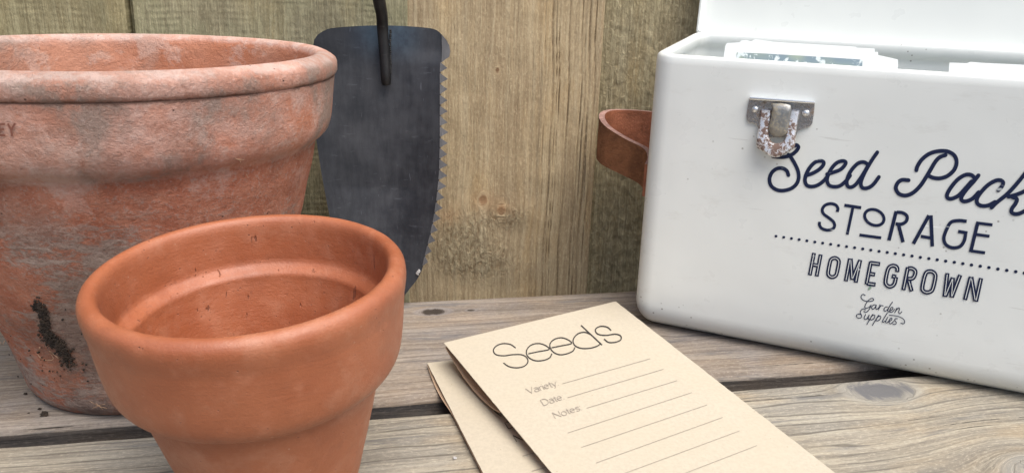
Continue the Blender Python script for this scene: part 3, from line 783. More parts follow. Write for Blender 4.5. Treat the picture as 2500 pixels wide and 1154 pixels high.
caps = [(cropA([(692, 602), (698, 572), (678, 543), (635, 533), (590, 548), (569, 582), (580, 618), (622, 650), (660, 682), (671, 715), (655, 742), (610, 752), (565, 738), (546, 710), (546, 683)]), 7.4, True),
        (cropA([(752, 546), (891, 567)]), 7.6, False), (cropA([(822, 568), (775, 789)]), 7.2, False),
        (cropA([(877, 792), (1057, 816)]), 7.2, False),
        (cropB([(297, 482), (248, 678)]), 8.8, False), (cropB([(300, 489), (340, 493), (369, 515), (365, 547), (335, 568), (293, 567)]), 8.2, True), (cropB([(312, 572), (343, 690)]), 8.8, False),
        (cropB([(517, 510), (412, 700)]), 8.8, False), (cropB([(530, 510), (539, 718)]), 8.8, False), (cropB([(462, 650), (538, 663)]), 7.8, False),
        (cropB([(770, 550), (715, 545), (665, 556), (637, 600), (617, 660), (630, 705), (675, 727), (725, 718), (753, 680), (763, 630)]), 8.4, True), (cropB([(775, 628), (712, 617)]), 8., False),
        (cropB([(846, 552), (796, 756)]), 8.8, False), (cropB([(848, 562), (943, 574)]), 7.4, False), (cropB([(833, 638), (923, 650)]), 7.4, False), (cropB([(800, 748), (893, 761)]), 7.4, False)]
parts = [ribbon(p, w, front, k*.00001, k*.00001+.000005, smooth=s, cap=False) for k, (p, w, s) in enumerate(caps)]
el = [(1000+80*math.cos(a)+6*math.sin(a), 647+66*math.sin(a)+9*math.cos(a)) for a in np.linspace(0, 2*math.pi, 24, endpoint=False)]
parts.append(ribbon(cropA(el), 7.4, front, .0, .0, closed=True, m=2))
mesh_obj('capital_lettering', *join(parts), M_ink, tin, False)
dots = cropA([(185, 802), (249, 811), (313, 821), (377, 830), (441, 840), (507, 850), (572, 859), (638, 869), (704, 879), (770, 888), (837, 897), (904, 907), (971, 917), (1039, 927), (1107, 936)]) + \
    cropB([(291, 766), (347, 774), (403, 782), (459, 791), (516, 799), (572, 807), (629, 816), (687, 824), (744, 833), (802, 842), (861, 850), (919, 859), (979, 869), (1039, 878), (1099, 887), (1157, 896), (1217, 906)])
parts = []
for k, (x, y) in enumerate(dots):
    r = 3.6+.9*k/len(dots)
    ring = [front((x+r*math.cos(a), y+r*.9*math.sin(a)), 0) for a in np.linspace(0, 2*math.pi, 14, endpoint=False)]
    parts.append((ring, [tuple(range(14))]))
mesh_obj('dotted_line', *join(parts), M_ink, tin, False)
home = [(cropC([(180, 130), (130, 392)]), 0), (cropC([(258, 148), (210, 405)]), 0), (cropC([(160, 266), (238, 280)]), 0),
        (cropC([(385, 203), (428, 190), (464, 212), (470, 252), (447, 368), (427, 402), (388, 413), (352, 392), (347, 350), (368, 240)]), 2),
        (cropC([(602, 195), (552, 462)]), 0), (cropC([(610, 197), (627, 445)]), 0), (cropC([(627, 445), (722, 214)]), 0), (cropC([(722, 212), (668, 478)]), 0),
        (cropC([(848, 232), (796, 500)]), 0), (cropC([(838, 246), (955, 262)]), 0), (cropC([(825, 372), (897, 384)]), 0), (cropC([(800, 488), (902, 502)]), 0),
        (cropC([(1155, 355), (1158, 315), (1140, 288), (1100, 280), (1062, 300), (1040, 350), (1019, 460), (1032, 505), (1068, 525), (1106, 512), (1128, 480), (1143, 412)]), 1), (cropC([(1145, 412), (1092, 400)]), 0),
        (cropC([(1282, 298), (1228, 566)]), 0), (cropC([(1282, 310), (1330, 313), (1368, 342), (1362, 392), (1335, 428), (1275, 436)]), 1), (cropC([(1290, 445), (1325, 580)]), 0),
        (cropD([(372, 662), (410, 657), (440, 676), (446, 712), (425, 805), (405, 833), (365, 841), (335, 822), (333, 785), (352, 700)]), 2),
        (cropD([(552, 672), (527, 880)]), 0), (cropD([(532, 878), (600, 712)]), 0), (cropD([(600, 712), (588, 886)]), 0), (cropD([(590, 884), (665, 688)]), 0),
        (cropD([(758, 704), (707, 907)]), 0), (cropD([(762, 706), (798, 918)]), 0), (cropD([(848, 716), (803, 922)]), 0)]
pa, pb = [], []
def shrink(pts, e):
    P = [np.array(p, float) for p in pts]
    a = P[0]+(P[1]-P[0])/np.linalg.norm(P[1]-P[0])*e; b = P[-1]+(P[-2]-P[-1])/np.linalg.norm(P[-2]-P[-1])*e
    return [a]+P[1:-1]+[b]
for k, (p, kind) in enumerate(home):
    w = 9.8+1.0*k/len(home)
    pa.append(ribbon(p, w, front, k*.00001, k*.00001+.000005, smooth=kind in (1, 2), cap=False, closed=kind == 2))
    q = p if kind == 2 else shrink(p, 3.2)
    pb.append(ribbon(q, 1.7, front, .00028+k*.00001, .00028+k*.00001+.000005, smooth=kind in (1, 2), cap=False, closed=kind == 2))
mesh_obj('outlined_lettering', *join(pa), M_ink, tin, False)
# inline sits a hair in front of the dark stroke
mesh_obj('inline_lettering', *join(pb), M_inline, tin, False)
garden = [[(780, 628), (755, 615), (733, 635), (738, 665), (770, 690), (812, 697), (855, 696), (880, 682), (872, 665), (845, 666), (812, 692), (788, 728), (776, 765), (795, 778), (830, 762), (850, 742)],
    [(850, 742), (832, 785), (808, 815), (782, 826), (765, 812)],
    [(903, 738), (875, 740), (856, 768), (866, 790), (890, 776), (912, 742)], [(912, 742), (905, 775), (918, 790), (940, 770)],
    [(955, 735), (938, 797)], [(945, 775), (968, 747), (992, 750)],
    [(1042, 762), (1018, 765), (1000, 793), (1012, 813), (1038, 798), (1060, 765)], [(1100, 705), (1062, 765), (1046, 805), (1060, 822), (1078, 802)],
    [(1072, 805), (1098, 793), (1106, 772), (1088, 768), (1070, 798), (1075, 825), (1100, 820), (1125, 790)],
    [(1152, 778), (1127, 832)], [(1135, 815), (1168, 776), (1184, 785), (1173, 825), (1188, 842), (1210, 818)],
    [(783, 800), (765, 785), (738, 795), (722, 828), (735, 858), (738, 882), (712, 895), (685, 885), (678, 862), (700, 846), (725, 852)],
    [(785, 850), (768, 893), (783, 910), (808, 892), (828, 855)], [(828, 855), (815, 903), (832, 908)],
    [(868, 850), (800, 968)], [(850, 882), (875, 856), (895, 866), (880, 902), (850, 915), (835, 900)],
    [(938, 860), (865, 978)], [(920, 892), (945, 868), (965, 880), (950, 913), (920, 926), (905, 910)],
    [(1040, 833), (985, 925), (990, 945), (1012, 928)], [(1045, 882), (1020, 935), (1034, 950), (1056, 932)],
    [(1060, 932), (1088, 918), (1096, 897), (1076, 898), (1060, 932), (1068, 958), (1092, 955), (1115, 930)],
    [(1158, 900), (1136, 900), (1126, 922), (1146, 945), (1134, 966), (1105, 965)],
    [(1062, 860), (1120, 864), (1180, 878), (1225, 903), (1244, 935), (1230, 960), (1198, 952)]]
mesh_obj('small_script_lettering', *join([ribbon(cropC(p), 2.0, front, k*.00001, k*.00001+.000008, m=4) for k, p in enumerate(garden)]), M_ink, tin, False)
lf = cropC([(812, 568), (818, 540), (835, 522), (853, 522), (850, 545), (835, 562)])
mesh_obj('printed_leaf', [front(p, 0) for p in lf], [tuple(range(6))], M_leafp, tin, False)
# latch
def L(pts): return [(1810+x*.156, 220+y*.156) for x, y in pts]
def fr(p, o): return on_plane(p[0], p[1], TP+TN*o, TN)
latch_plate = L([(128, 128), (1150, 200), (1140, 330), (1112, 520), (1070, 572), (960, 602), (880, 645), (850, 740), (300, 740), (272, 610), (245, 555), (200, 520), (125, 512), (85, 465), (80, 395), (105, 230)])
V, F = slab(latch_plate, fr, .0002, .0016)
lp = fix_normals(mesh_obj('latch_plate', V, F, M_chrome, tin, False))
def bevel(o, w=.0003, seg=2):
    b = o.modifiers.new('bevel', 'BEVEL'); b.width = w; b.segments = seg; b.limit_method = 'ANGLE'; return o
bevel(lp)
V, F = slab(L([(128, 108), (1152, 184), (1150, 214), (126, 150)]), fr, .0003, .0048); bevel(fix_normals(mesh_obj('latch_lip', V, F, plain('bright_chrome', (.85, .87, .88), .22, .9), tin, False)), .0004)
# loop: a plate with a U-shaped hole, tipped away from the tin towards its foot
outer = [(292, 318), (272, 560), (248, 700), (232, 862), (262, 915), (330, 950), (400, 1010), (500, 1050), (590, 1048), (670, 1005), (745, 965), (800, 925), (838, 880), (850, 700), (885, 520), (920, 345), (915, 325)]
inner = [(455, 312), (430, 450), (408, 600), (388, 700), (410, 775), (455, 828), (540, 850), (620, 838), (682, 800), (712, 740), (728, 640), (755, 480), (778, 322)]
inner = [(583+(x-583)*.80, y if y < 600 else 600+(y-600)*.93) for x, y in inner]
no = catmull(outer, 3); ni = catmull(inner, 4)
def loopz(p): return .0030+.0062*max(0, (p[1]-318)/730.)**1.2
def resamp(P, n):
    P = np.array(P); d = np.concatenate([[0], np.cumsum(np.linalg.norm(np.diff(P, axis=0), axis=1))]); t = np.linspace(0, d[-1], n)
    return np.stack([np.interp(t, d, P[:, 0]), np.interp(t, d, P[:, 1])], -1)
A = resamp(no, 50); B = resamp(ni, 50)
V = []; F = []
rg = []
for (t, dz) in ((0, -.0008), (.12, .0004), (.5, .0009), (.88, .0004), (1, -.0008)):
    row = []
    for a, b in zip(A, B):
        p = a*(1-t)+b*t; q = L([p])[0]; row.append(len(V)); V.append(fr(q, loopz(p)+dz))
    rg.append(row)
rb = []
for t in (1, 0):
    row = []
    for a, b in zip(A, B):
        p = a*(1-t)+b*t; q = L([p])[0]; row.append(len(V)); V.append(fr(q, loopz(p)-.0022))
    rb.append(row)
allr = rg+rb
for i in range(len(allr)):
    r0, r1 = allr[i], allr[(i+1) % len(allr)]
    for k in range(49): F.append((r0[k], r0[k+1], r1[k+1], r1[k]))
F.append(tuple(r[0] for r in allr)); F.append(tuple(r[-1] for r in allr)[::-1])
fix_normals(mesh_obj('latch_loop', V, F, M_rust, tin, True, sharp=40))
# tongue
tg = [(490, 205), (775, 232), (765, 420), (738, 600), (715, 680), (660, 728), (570, 740), (480, 712), (432, 650), (428, 580), (460, 430), (480, 300)]
C2 = np.array([600, 470]); V = []; F = []
tgp = catmull(tg, 3, True)
for sc, o in ((1, .0012), (1, .0042), (.93, .0052), (.6, .0058), (.2, .0060)):
    for p in tgp:
        q = C2+(np.array(p)-C2)*sc; V.append(fr(L([q])[0], o+.0010*max(0, (q[1]-200)/540.)))
m = len(tgp)
for i in range(4):
    for k in range(m): F.append((i*m+k, i*m+(k+1) % m, (i+1)*m+(k+1) % m, (i+1)*m+k))
F.append(tuple(range(m))[::-1]); F.append(tuple(4*m+k for k in range(m)))
fix_normals(mesh_obj('latch_tongue', V, F, M_tongue, tin, True, sharp=50))
for cx, cy, r in ((220, 298, 58), (1010, 358, 62)):
    c = fr(L([(cx, cy)])[0], .0015); rr = np.linalg.norm(fr(L([(cx+r, cy)])[0], .0015)-c)
    V, F = lathe([(rr, 0), (rr, .0006), (rr*.85, .0014), (rr*.5, .0019), (.00001, .0021)], 20, origin=c, axis=TN)
    fix_normals(mesh_obj('rivet', V, F, M_rivet, tin, True, sharp=60))
# leather strap handle on the left end: plan curve (out, depth); height from the picture
plan = catmull([(.0018, .020), (.0020, .027), (.0085, .036), (.0260, .046), (.0430, .056), (.0500, .068), (.0460, .082), (.0300, .092), (.0115, .099), (.0022, .107), (.0018, .116)], 7)
def strap(o, d): return TP+TU*(S0-o)-TN*d
def z_at(P, py):      # height on the vertical line through P seen at picture row py
    lo, hi = -.1, .3
    for _ in range(40):
        mid = (lo+hi)/2; Q = P.copy(); Q[2] = mid
        if to_px(Q)[1] > py: lo = mid
        else: hi = mid
    return mid
ctl_t = [0, .12, .28, .45, .56, .70, .85, 1.]
ctl_top = [404, 378, 342, 288, 268, 268, 282, 300]
ctl_bot = [480, 470, 428, 388, 366, 362, 375, 392]
n = len(plan); ths = .0021
rows = []
for i, p in enumerate(plan):
    a = plan[max(i-1, 0)]; b = plan[min(i+1, n-1)]; t = (b-a)/np.linalg.norm(b-a); nn = np.array([t[1], -t[0]])   # normal (out,depth)
    f = i/(n-1); P = strap(*p); zt = z_at(P, np.interp(f, ctl_t, ctl_top)); zb = z_at(P, np.interp(f, ctl_t, ctl_bot))
    rows.append((p+nn*ths, p-nn*ths, zt, zb))
zts = np.array([r[2] for r in rows]); zbs = np.array([r[3] for r in rows])
ker = np.ones(9)/9; zts = np.convolve(np.pad(zts, 4, 'edge'), ker, 'valid'); zbs = np.convolve(np.pad(zbs, 4, 'edge'), ker, 'valid')
V, F, mi = [], [], []
for i, (a, b, _, _) in enumerate(rows):
    for q, z in ((a, zts[i]), (b, zts[i]), (b, zbs[i]), (a, zbs[i])):
        v = strap(*q); V.append(np.array([v[0], v[1], z]))
for i in range(n-1):
    for k in range(4):
        k2 = (k+1) % 4; F.append((4*i+k, 4*i+k2, 4*i+4+k2, 4*i+4+k)); mi.append({0: 2, 1: 0, 2: 2, 3: 1}[k])
F += [(0, 1, 2, 3), (4*n-4, 4*n-3, 4*n-2, 4*n-1)]; mi += [0, 0]
hs = mesh_obj('leather_handle', V, F, [M_lea, M_sue, M_edge], tin, True, sharp=40)
hs.data.polygons.foreach_set('material_index', mi)
fix_normals(hs)

# ------------------------------------------------------------------ packets standing inside the tin
def Z3(pts): return [(1680+x*.328, 60+y*.328) for x, y in pts]
def packet(name, outline, depth, label, mat=M_white, th=.0008, down=.12):
    TT = TN*math.cos(.35)+np.array([0, 0, 1.])*math.sin(.35); PO = TP-TN*depth+np.array([0, 0, .178])
    def mp(p, o): return on_plane(p[0], p[1], PO+TT*o, TT)
    P = [mp(p, 0) for p in Z3(outline)]
    V = []
    lo = .0045
    left, right = P[0], P[-1]
    dn = np.cross(TU, TT); dn /= np.linalg.norm(dn); dn = -dn if dn[2] > 0 else dn
    full = [left+dn*.09]+P+[right+dn*.09]
    # keep the sides upright in the packet's plane
    n = len(full); V = [p+TT*th/2 for p in full]+[p-TT*th/2 for p in full]
    F = [(i, (i+1) % n, n+(i+1) % n, n+i) for i in range(n)]+[tuple(range(n))[::-1], tuple(range(n, 2*n))]
    o = fix_normals(mesh_obj(name, V, F, mat, None, False)); tag(o, label, 'seed packet'); return o
def reparent_origin(o, loc):
    loc = Vector(loc); 
    for v in o.data.vertices: v.co -= loc
    o.location = loc
pk1 = packet('seed_packet', [(268, 225), (278, 160), (290, 140), (395, 135), (640, 140), (1388, 182), (1392, 290)], .038, 'white seed packet with a picture strip, foremost in the open tin')
pic = NT('packet_picture'); pc = pic.coord(); a = pic.noise(pc, 120., 4, .6, 1.); b = pic.noise(pc, 25., 2)
c = pic.mix(pic.ramp(b, .4, .55), (.20, .27, .31), (.36, .42, .30)); c = pic.mix(pic.ramp(a, .55, .62), c, (.65, .72, .72)); pic.done(c, .4)
_TT = TN*math.cos(.35)+np.array([0, 0, 1.])*math.sin(.35)
V = [on_plane(p[0], p[1], TP-TN*.038+np.array([0, 0, .178])+_TT*.0008, _TT) for p in Z3([(362, 209), (540, 215), (900, 236), (1298, 262), (1296, 320), (362, 262)])]
o = mesh_obj('picture', V, [tuple(range(6))], pic.m, pk1, False)
packet('seed_packet', [(330, 220), (395, 122), (430, 118), (470, 128), (500, 112), (640, 132), (1250, 168), (1270, 280)], .052, 'white seed packet peeping up behind the one with the picture strip')
packet('seed_packet', [(1290, 270), (1300, 205), (1413, 206), (1415, 230), (1560, 262), (1562, 310)], .046, 'short white seed packet leaning at the right of the picture packet')
packet('seed_packet', [(1940, 345), (1945, 286), (2075, 290), (2100, 280), (2190, 288), (2500, 302), (2800, 318), (2810, 380)], .030, 'white seed packet at the right end of the tin, only its top edge showing')
for o in list(COL.objects):
    if o.name.startswith('seed_packet'): o['group'] = 'seed packets standing in the tin'

# ------------------------------------------------------------------ kraft envelopes
EN = np.array([-.01, -.11, 1.]); EN /= np.linalg.norm(EN); EP = np.array([.0, .45, .012])
eA, eB = on_plane(1083.6, 836, EP, EN), on_plane(1503, 735, EP, EN)
eD = on_plane(1348, 1154, EP, EN); eC = on_plane(2040, 1154, EP, EN)
ex = (eB-eA); EW = np.linalg.norm(ex); ex /= EW
dl = (eD-eA)/np.linalg.norm(eD-eA); dr = (eC-eB)/np.linalg.norm(eC-eB)
ELEN = .212
def ideal(a, b): return eA+ex*EW*a+(dl*(1-a)+dr*a)*ELEN*b
def ab_of(px, py):
    q = on_plane(px, py, EP, EN); b = 0.5; a = .5
    for _ in range(6):
        r = q-ideal(a, b); J = np.stack([ex*EW+(dr-dl)*ELEN*b, (dl*(1-a)+dr*a)*ELEN], 1)
        s = np.linalg.lstsq(J, r, rcond=None)[0]; a += s[0]; b += s[1]
    return a, b
def z_env(a, b):
    far = .0150*(1-a)+.0100*a
    z = far*(1-b)**1.1 if b < 1 else 0
    return .0038+z+.0018*math.sin(math.pi*min(max(a, 0), 1))*(1-.5*b)
def env_pt(px, py, o=0.):
    a, b = ab_of(px, py); return on_z(px, py, z_env(a, max(b, 0))+o)
rj = random.Random(3)
def sheet(na, nb, fn, th, jit=0.):
    V, F = [], []
    for side in (0, 1):
        for j in range(nb+1):
            for i in range(na+1):
                a, b = i/na, j/nb
                if jit and side == 0 and (i in (0, na)): a += rj.uniform(-jit, jit)
                P = fn(a, b); V.append(P-np.array([0, 0, th*side]))
    N = (na+1)*(nb+1)
    def ix(i, j): return j*(na+1)+i
    for j in range(nb):
        for i in range(na):
            F.append((ix(i, j), ix(i+1, j), ix(i+1, j+1), ix(i, j+1))); F.append((N+ix(i, j), N+ix(i, j+1), N+ix(i+1, j+1), N+ix(i+1, j)))
    for i in range(na):
        F.append((ix(i, 0), N+ix(i, 0), N+ix(i+1, 0), ix(i+1, 0))); F.append((ix(i, nb), ix(i+1, nb), N+ix(i+1, nb), N+ix(i, nb)))
    for j in range(nb):
        F.append((ix(0, j), ix(0, j+1), N+ix(0, j+1), N+ix(0, j))); F.append((ix(na, j), N+ix(na, j), N+ix(na, j+1), ix(na, j+1)))
    return V, F
def e1(a, b):
    px, py = to_px(ideal(a, b)); return on_z(px, py, z_env(a, b))
env1 = empty('kraft_envelope', tuple(e1(.5, .5)), 'kraft paper envelope lying on top, printed Seeds with ruled lines', 'envelope', group='kraft seed envelopes on the bench')
V, F = sheet(40, 60, e1, .00035, .0012)
fix_normals(mesh_obj('front_sheet', V, F, M_kraft, env1, True, sharp=40))
def e1b(a, b):
    P = e1(a*.995+.002, b*.995+.002); g = .0006
    if b < .36: g += .0085*math.sin(math.pi*min(1, (b+.02)/.38))**.8*max(0, 1-a/.55)**1.3
    g = min(g, P[2]-.0022); P[2] -= g; return P+np.array([.0015, 0, 0])*(g/.01)
V, F = sheet(30, 50, e1b, .0003)
fix_normals(mesh_obj('back_sheet', V, F, M_kraft2, env1, True, sharp=40))
def emap(p, o): return env_pt(p[0], p[1], .00022+o)
def c7(pts): return [(1040+x*.376, 720+y*.376) for x, y in pts]
def z7(pts): return [(1200+x*.5, 577+y*.5) for x, y in pts]
seeds = [c7([(583, 342), (550, 319), (500, 313), (455, 330), (438, 358), (455, 384), (505, 392), (560, 385), (620, 385), (655, 405), (661, 435), (637, 460), (590, 470), (540, 462), (503, 438)]),
         c7([(665, 379), (730, 365), (800, 350), (772, 323), (728, 312), (683, 323), (655, 353), (656, 387), (682, 413), (722, 425), (770, 420), (804, 404), (818, 378)]),
         c7([(815, 340), (880, 327), (945, 312), (922, 288), (878, 275), (833, 286), (807, 312), (808, 343), (832, 371), (872, 385), (917, 378), (953, 362), (968, 338)]),
         z7([(488, 479), (455, 466), (420, 475), (399, 503), (407, 530), (438, 544), (480, 544), (515, 534), (533, 522)]),
         z7([(437, 432), (540, 528)]),
         z7([(585, 458), (565, 441), (532, 437), (508, 452), (518, 474), (558, 481), (603, 475), (630, 483), (632, 502), (607, 514), (572, 515), (550, 499)])]
parts = [ribbon(p, 2.7, emap, k*.00003, k*.00003+.00002, cap=False) for k, p in enumerate(seeds)]
lines = [((347, 717), (775, 595)), ((372, 785), (840, 646)), ((465, 836), (906, 702)), ((372, 957), (978, 760)), ((440, 1027), (1053, 820)), ((511, 1103), (1129, 881)), ((585, 1178), (1211, 947)), ((662, 1262), (1297, 1018))]
def subdiv(a, b, n=12): return [(a[0]+(b[0]-a[0])*i/n, a[1]+(b[1]-a[1])*i/n) for i in range(n+1)]
mesh_obj('printed_title', *join(parts), M_black, env1, False)
mesh_obj('ruled_lines', *join([ribbon(subdiv(*z7(l)), 1.15, emap, 0, 0, smooth=False, cap=False) for l in lines]), M_grey, env1, False)
# thin single-stroke letters, unit cell (x right, y up)
def arc(cx, cy, rx, ry, a0, a1, n=10): return [(cx+rx*math.cos(math.radians(a0+(a1-a0)*i/n)), cy+ry*math.sin(math.radians(a0+(a1-a0)*i/n))) for i in range(n+1)]
G = {'V': (.72, [[(0, 1), (.34, 0), (.68, 1)]]), 'D': (.78, [[(.05, 0), (.05, 1), (.3, 1)]+arc(.3, .5, .4, .5, 90, -90)+[(.05, 0)]]),
     'N': (.80, [[(.05, 0), (.05, 1), (.68, 0), (.68, 1)]]), 'a': (.58, [arc(.25, .22, .22, .22, 0, 360, 12), [(.48, .55), (.48, 0)], arc(.26, .5, .22, .2, 0, 150, 6)]),
     'r': (.34, [[(.05, 0), (.05, .68)], arc(.3, .4, .25, .27, 170, 80, 5)]), 'i': (.18, [[(.08, 0), (.08, .68)], [(.08, .9), (.08, .97)]]),
     'e': (.58, [[(.03, .36), (.49, .36)]+arc(.26, .35, .23, .33, 10, 315, 12)]), 't': (.30, [[(.13, .92), (.13, .08), (.25, .0)], [(0, .66), (.26, .66)]]),
     'y': (.50, [[(.02, .68), (.23, .02)], [(.46, .68), (.18, -.2), (.05, -.25)]]), 'o': (.60, [arc(.27, .34, .25, .34, 0, 360, 14)]),
     's': (.48, [[(.42, .55), (.3, .68), (.12, .64), (.07, .52), (.2, .38), (.36, .3), (.43, .17), (.34, .03), (.16, 0), (.04, .12)]]), ':': (.2, [[(.08, 0), (.08, .07)], [(.08, .6), (.08, .67)]])}
def write(txt, o, e, upv, mp, w, off=0.):
    """o origin, e end of baseline, upv cap-height vector (picture coords)"""
    tot = sum(G[c][0] for c in txt); ev = (np.array(e, float)-np.array(o, float))/tot; x = 0; out = []
    for c in txt:
        for st in G[c][1]:
            pts = [np.array(o)+ev*(x+p[0])+np.array(upv)*p[1] for p in st]
            out.append(ribbon(pts, w, mp, off, off+.00002, smooth=False, cap=False))
        x += G[c][0]
    return out
parts = []
for txt, o, e in (('Variety:', (668, 641), (868, 581)), ('Date:', (762, 716), (905, 671)), ('Notes:', (838, 800), (1020, 740))):
    a, b = c7([o, e]); parts += write(txt, a, b, (-22*.376, -36*.376), emap, 1.5)
mesh_obj('small_print', *join(parts), M_grey, env1, False)

# second envelope, below
q0 = on_z(1043, 885, .0035); q1 = on_z(1180, 1154, .0035); q2 = on_z(1099, 877, .0035)
g2 = (q1-q0)/np.linalg.norm(q1-q0); h2 = np.cross(g2, [0, 0, 1.]); h2 = -h2 if h2[0] < 0 else h2
def e2(a, b):
    P = q0+h2*EW*a+g2*ELEN*.83*b; z = .0034+.0010*math.sin(math.pi*a)*math.sin(math.pi*min(1, b))
    return np.array([P[0], P[1], z])
env2 = empty('kraft_envelope', tuple(e2(.5, .5)), 'kraft paper envelope mostly covered by the one printed Seeds', 'envelope', group='kraft seed envelopes on the bench')
V, F = sheet(20, 30, e2, .0003, .001)
fix_normals(mesh_obj('front_sheet', V, F, M_kraft, env2, True, sharp=40))
def e2b(a, b):
    P = e2(a, b); g = .0008+.0012*math.sin(math.pi*min(1, b/.3))*(b < .3)*max(0, 1-a*3)
    P[2] = max(.0009, P[2]-g-.0004); return P-h2*.0012*math.sin(math.pi*min(1, b/.35))*(b < .35)*max(0, 1-a*4)
V, F = sheet(20, 40, e2b, .0003)
fix_normals(mesh_obj('back_sheet', V, F, M_kraft2, env2, True, sharp=40))
def e2map(p, o):
    q = on_z(p[0], p[1], .0045); r = q-q0; a = (r@h2)/EW; b = (r@g2)/ELEN/.83
    return on_z(p[0], p[1], .0034+.0010*math.sin(math.pi*min(1, max(0, a)))*math.sin(math.pi*min(1, max(0, b)))+.0003+o)
parts = []
for txt, o, e in (('Variety:', (468, 790), (668, 745)), ('Date:', (532, 866), (675, 832)), ('Notes:', (586, 950), (768, 903))):
    a, b = c7([o, e]); parts += write(txt, a, b, (-24*.376, -40*.376), e2map, 1.7)
mesh_obj('small_print', *join(parts), M_black, env2, False)
parts = [ribbon(subdiv(*c7(l)), 1.5, e2map, 0, 0, smooth=False, cap=False) for l in (((627, 1042), (900, 968)), ((687, 1140), (960, 1064)), ((745, 1240), (1000, 1170)))]
mesh_obj('ruled_lines', *join(parts), M_grey, env2, False)

# ------------------------------------------------------------------ trowel leaning on the fence
lean = math.radians(9)
w_tip = w_back-.013
tip = on_plane(985, 745, (w_tip)*BW, BW); tip[2] = .0
RN = FN*math.cos(lean)+np.array([0, 0, 1.])*math.sin(lean)      # blade plane normal, tipped up
T0 = np.array([tip[0], tip[1], .001])
def tw(p, o=0.): return on_plane(p[0], p[1], T0+RN*o, RN)
leftE = [(98, 767), (130, 762), (200, 762), (300, 768), (340, 772), (425, 785), (500, 799), (560, 812), (620, 832), (670, 858), (705, 890), (730, 925), (748, 962)]
rightE = [(98, 1090), (125, 1093), (140, 1084), (155, 1076), (240, 1076), (350, 1076), (425, 1074), (475, 1069), (530, 1061), (577, 1051), (607, 1043), (637, 1036), (660, 1030), (684, 1017), (706, 999), (724, 985), (748, 968)]
topE = [(767, 98), (771, 90), (780, 82), (792, 75), (805.5, 70), (849, 65.5), (915, 62.6), (987, 64), (1038, 68), (1060, 71.5), (1070, 77), (1078, 84), (1085, 93), (1090, 98)]
ys = list(np.linspace(98, 748, 80)); na = 40
V, F = [], []
def dish(u, y): 
    k = min(1, max(0, (760-y)/300))
    return -.0085*k*(1-(2*u-1)**2)
trow = empty('saw_edged_trowel', tuple(T0), 'dark steel trowel with a toothed right edge leaning on the fence', 'trowel')
xl = lambda y: np.interp(y, *zip(*leftE)); xr = lambda y: np.interp(y, *zip(*rightE))
topf = catmull(topE, 4); tx = [p[0] for p in topf]; ty = [p[1] for p in topf]
rows = []
x0, x1 = xl(98), xr(98)
for k in range(9):           # cap above row 98
    f = 1-k/9
    row = []
    for i in range(na+1):
        u = i/na; x = x0+(x1-x0)*u; yt = np.interp(x, tx, ty); row.append((x, 98+(yt-98)*f, u))
    rows.append(row)
for y in ys: rows.append([(xl(y)+(xr(y)-xl(y))*i/na, y, i/na) for i in range(na+1)])
thk = .0016
for side in (0, 1):
    for row in rows:
        for x, y, u in row: V.append(tw((x, y), dish(u, y)-thk*side))
nr = len(rows); N = nr*(na+1)
for j in range(nr-1):
    for i in range(na):
        a = j*(na+1)+i; F.append((a, a+1, a+na+2, a+na+1)); F.append((N+a, N+a+na+1, N+a+na+2, N+a+1))
    a = j*(na+1); F.append((a, a+na+1, N+a+na+1, N+a)); a += na; F.append((a, N+a, N+a+na+1, a+na+1))
for i in range(na):
    F.append((i, N+i, N+i+1, i+1)); a = (nr-1)*(na+1)+i; F.append((a, a+1, N+a+1, N+a))
wc = tw((935, 130))
M_blade = steel('dark_steel_blade', (.014, .015, .019), (.042, .044, .051), .42, .25, blue=(wc[0]-T0[0], tw((935, 66))[2]-T0[2]))
fix_normals(mesh_obj('blade', V, F, M_blade, trow, True, sharp=50))
# teeth: bevelled points along the right edge
parts = []
tipsy = [165+26.2*k for k in range(19)]
for k, y in enumerate(tipsy):
    yt = y+random.uniform(-1.5, 1.5); y0, y1 = y-12.5+random.uniform(0, 2), y+12.4-random.uniform(0, 1.5)
    g = lambda yy: xr(yy)-.5
    prot = (19 if y < 480 else 19-(y-480)*.05)+random.uniform(-2.5, 1)
    sl = (xr(y+10)-xr(y-10))/20
    a, b = (g(y0), y0), (g(y1), y1); c = (g(y)+prot, yt+2-sl*3)
    ina, inb = (g(y0)-2, y0), (g(y1)-2, y1)
    P = [tw(ina, .0004), tw(a, .0003), tw(c, -.0006), tw(b, .0003), tw(inb, .0004), tw(ina, -.0014), tw(a, -.0014), tw(c, -.0010), tw(b, -.0014), tw(inb, -.0014)]
    F_ = [(0, 1, 3, 4), (1, 2, 3), (5, 9, 8, 6), (6, 8, 7), (0, 5, 6, 1), (1, 6, 7, 2), (2, 7, 8, 3), (3, 8, 9, 4), (4, 9, 5, 0)]
    parts.append((P, F_))
# bright ground shoulder above the first tooth
sh = [(1078, 84), (1090, 98), (1097, 112), (1099.5, 127), (1097, 139), (1088, 145), (1078, 153), (1079, 120)]
P = [tw(p, .0004) for p in sh]+[tw(p, -.0013) for p in sh]; m = len(sh)
parts.append((P, [(i, (i+1) % m, m+(i+1) % m, m+i) for i in range(m)]+[tuple(range(m))[::-1], tuple(range(m, 2*m))]))
fix_normals(mesh_obj('saw_teeth', *join(parts), M_teeth, trow, False))
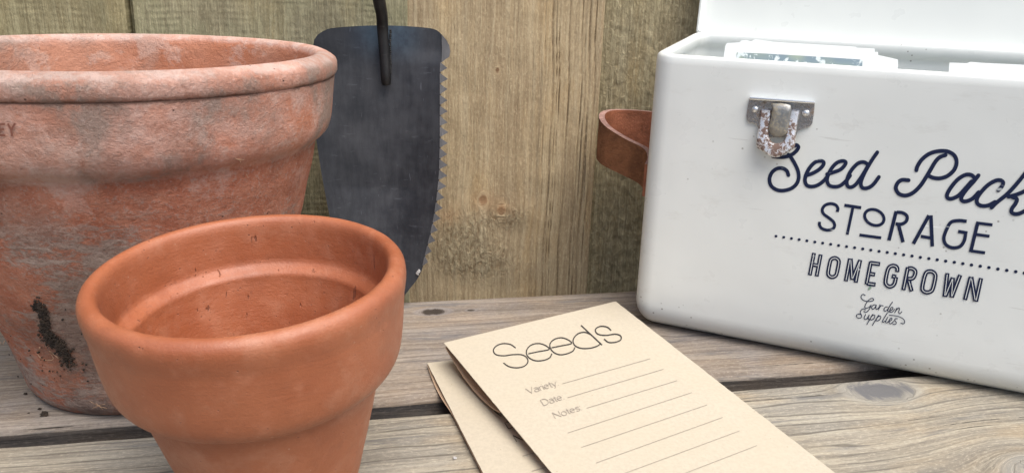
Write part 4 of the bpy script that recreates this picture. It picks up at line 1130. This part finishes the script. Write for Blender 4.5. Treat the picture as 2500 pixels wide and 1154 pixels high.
# shank, welded down the blade, bending forward and up to the grip
sp = [((943, 205), .0002, 13), ((942, 190), .0018, 14.5), ((940, 150), .0024, 15), ((936, 100), .0034, 15.5), ((934, 66), .0048, 16.5), ((932, 36), .0085, 17), ((927, 10), .0135, 18), ((921, -25), .0200, 18), ((915, -80), .0260, 18)]
path, rad = [], []
for (p, o, r) in sp:
    c = tw(p, o-.002); path.append(c); rad.append(np.linalg.norm(tw((p[0]+r*.86, p[1]), o-.002)-c))
path2 = catmull(path, 5); rad2 = np.interp(np.linspace(0, 1, len(path2)), np.linspace(0, 1, len(rad)), rad)
fix_normals(mesh_obj('shank', *tube(path2, list(rad2), 16), M_shank, trow, True, sharp=60))
wp = [tw((953+random.uniform(-1, 1), y), -.003) for y in np.linspace(75, 195, 26)]
mesh_obj('weld_bead', *join([lump(p, .0009, random.Random(i)) for i, p in enumerate(wp)]), M_shank, trow)
end = path2[-1]; dirv = path2[-1]-path2[-6]; dirv /= np.linalg.norm(dirv); dirv = dirv+np.array([0, 0, .6]); dirv /= np.linalg.norm(dirv)
V, F = lathe([(.0001, -.004), (.0095, -.003), (.0115, .004), (.0135, .03), (.0150, .06), (.0135, .09), (.0145, .11), (.0100, .122), (.0001, .125)], 28, origin=end, axis=dirv)
fix_normals(mesh_obj('grip', V, F, M_grip, trow, True, attrs={'grain': [(v[2], v[0]*.7+v[1]*.7, 0) for v in V]}))
c = tw((1019, 668), .0006)
mesh_obj('paint_chip', *join([lump(c+np.array([.0006*i, 0, .0011*i]), .0013, random.Random(40+i)) for i in range(3)]), M_chip, trow)

# ------------------------------------------------------------------ crumbs on the bench
def crumb(px, py, r, label, mat=M_soil, seed=0, nm='soil_crumb', cat='soil crumb', g='soil crumbs on the bench'):
    rn = random.Random(seed); q = on_z(px, py); V, F = lump(np.array([0, 0, 0.]), r, rn, 2)
    V = [np.array([v[0], v[1]*1.2, max(v[2]*.6, -r*.35)+r*.35])+q for v in V]
    o = mesh_obj(nm, V, F, mat, None, False); tag(o, label, cat, g); reparent_origin(o, q); return o
crumb(108, 1013, .0020, 'largest dark soil crumb, just in front of the large pot', seed=1)
crumb(62, 962, .0010, 'small dark soil crumb left of the base of the large pot', seed=2)
crumb(97, 999, .0009, 'small dark soil crumb just behind the largest crumb', seed=3)
crumb(70, 1008, .0005, 'tiny soil speck left of the largest crumb', seed=4)
crumb(1110, 1118, .0009, 'pale flake on the front plank between the small pot and the envelopes', M_chip, 5, 'paint_flake', 'flake', 'pale flakes on the bench')
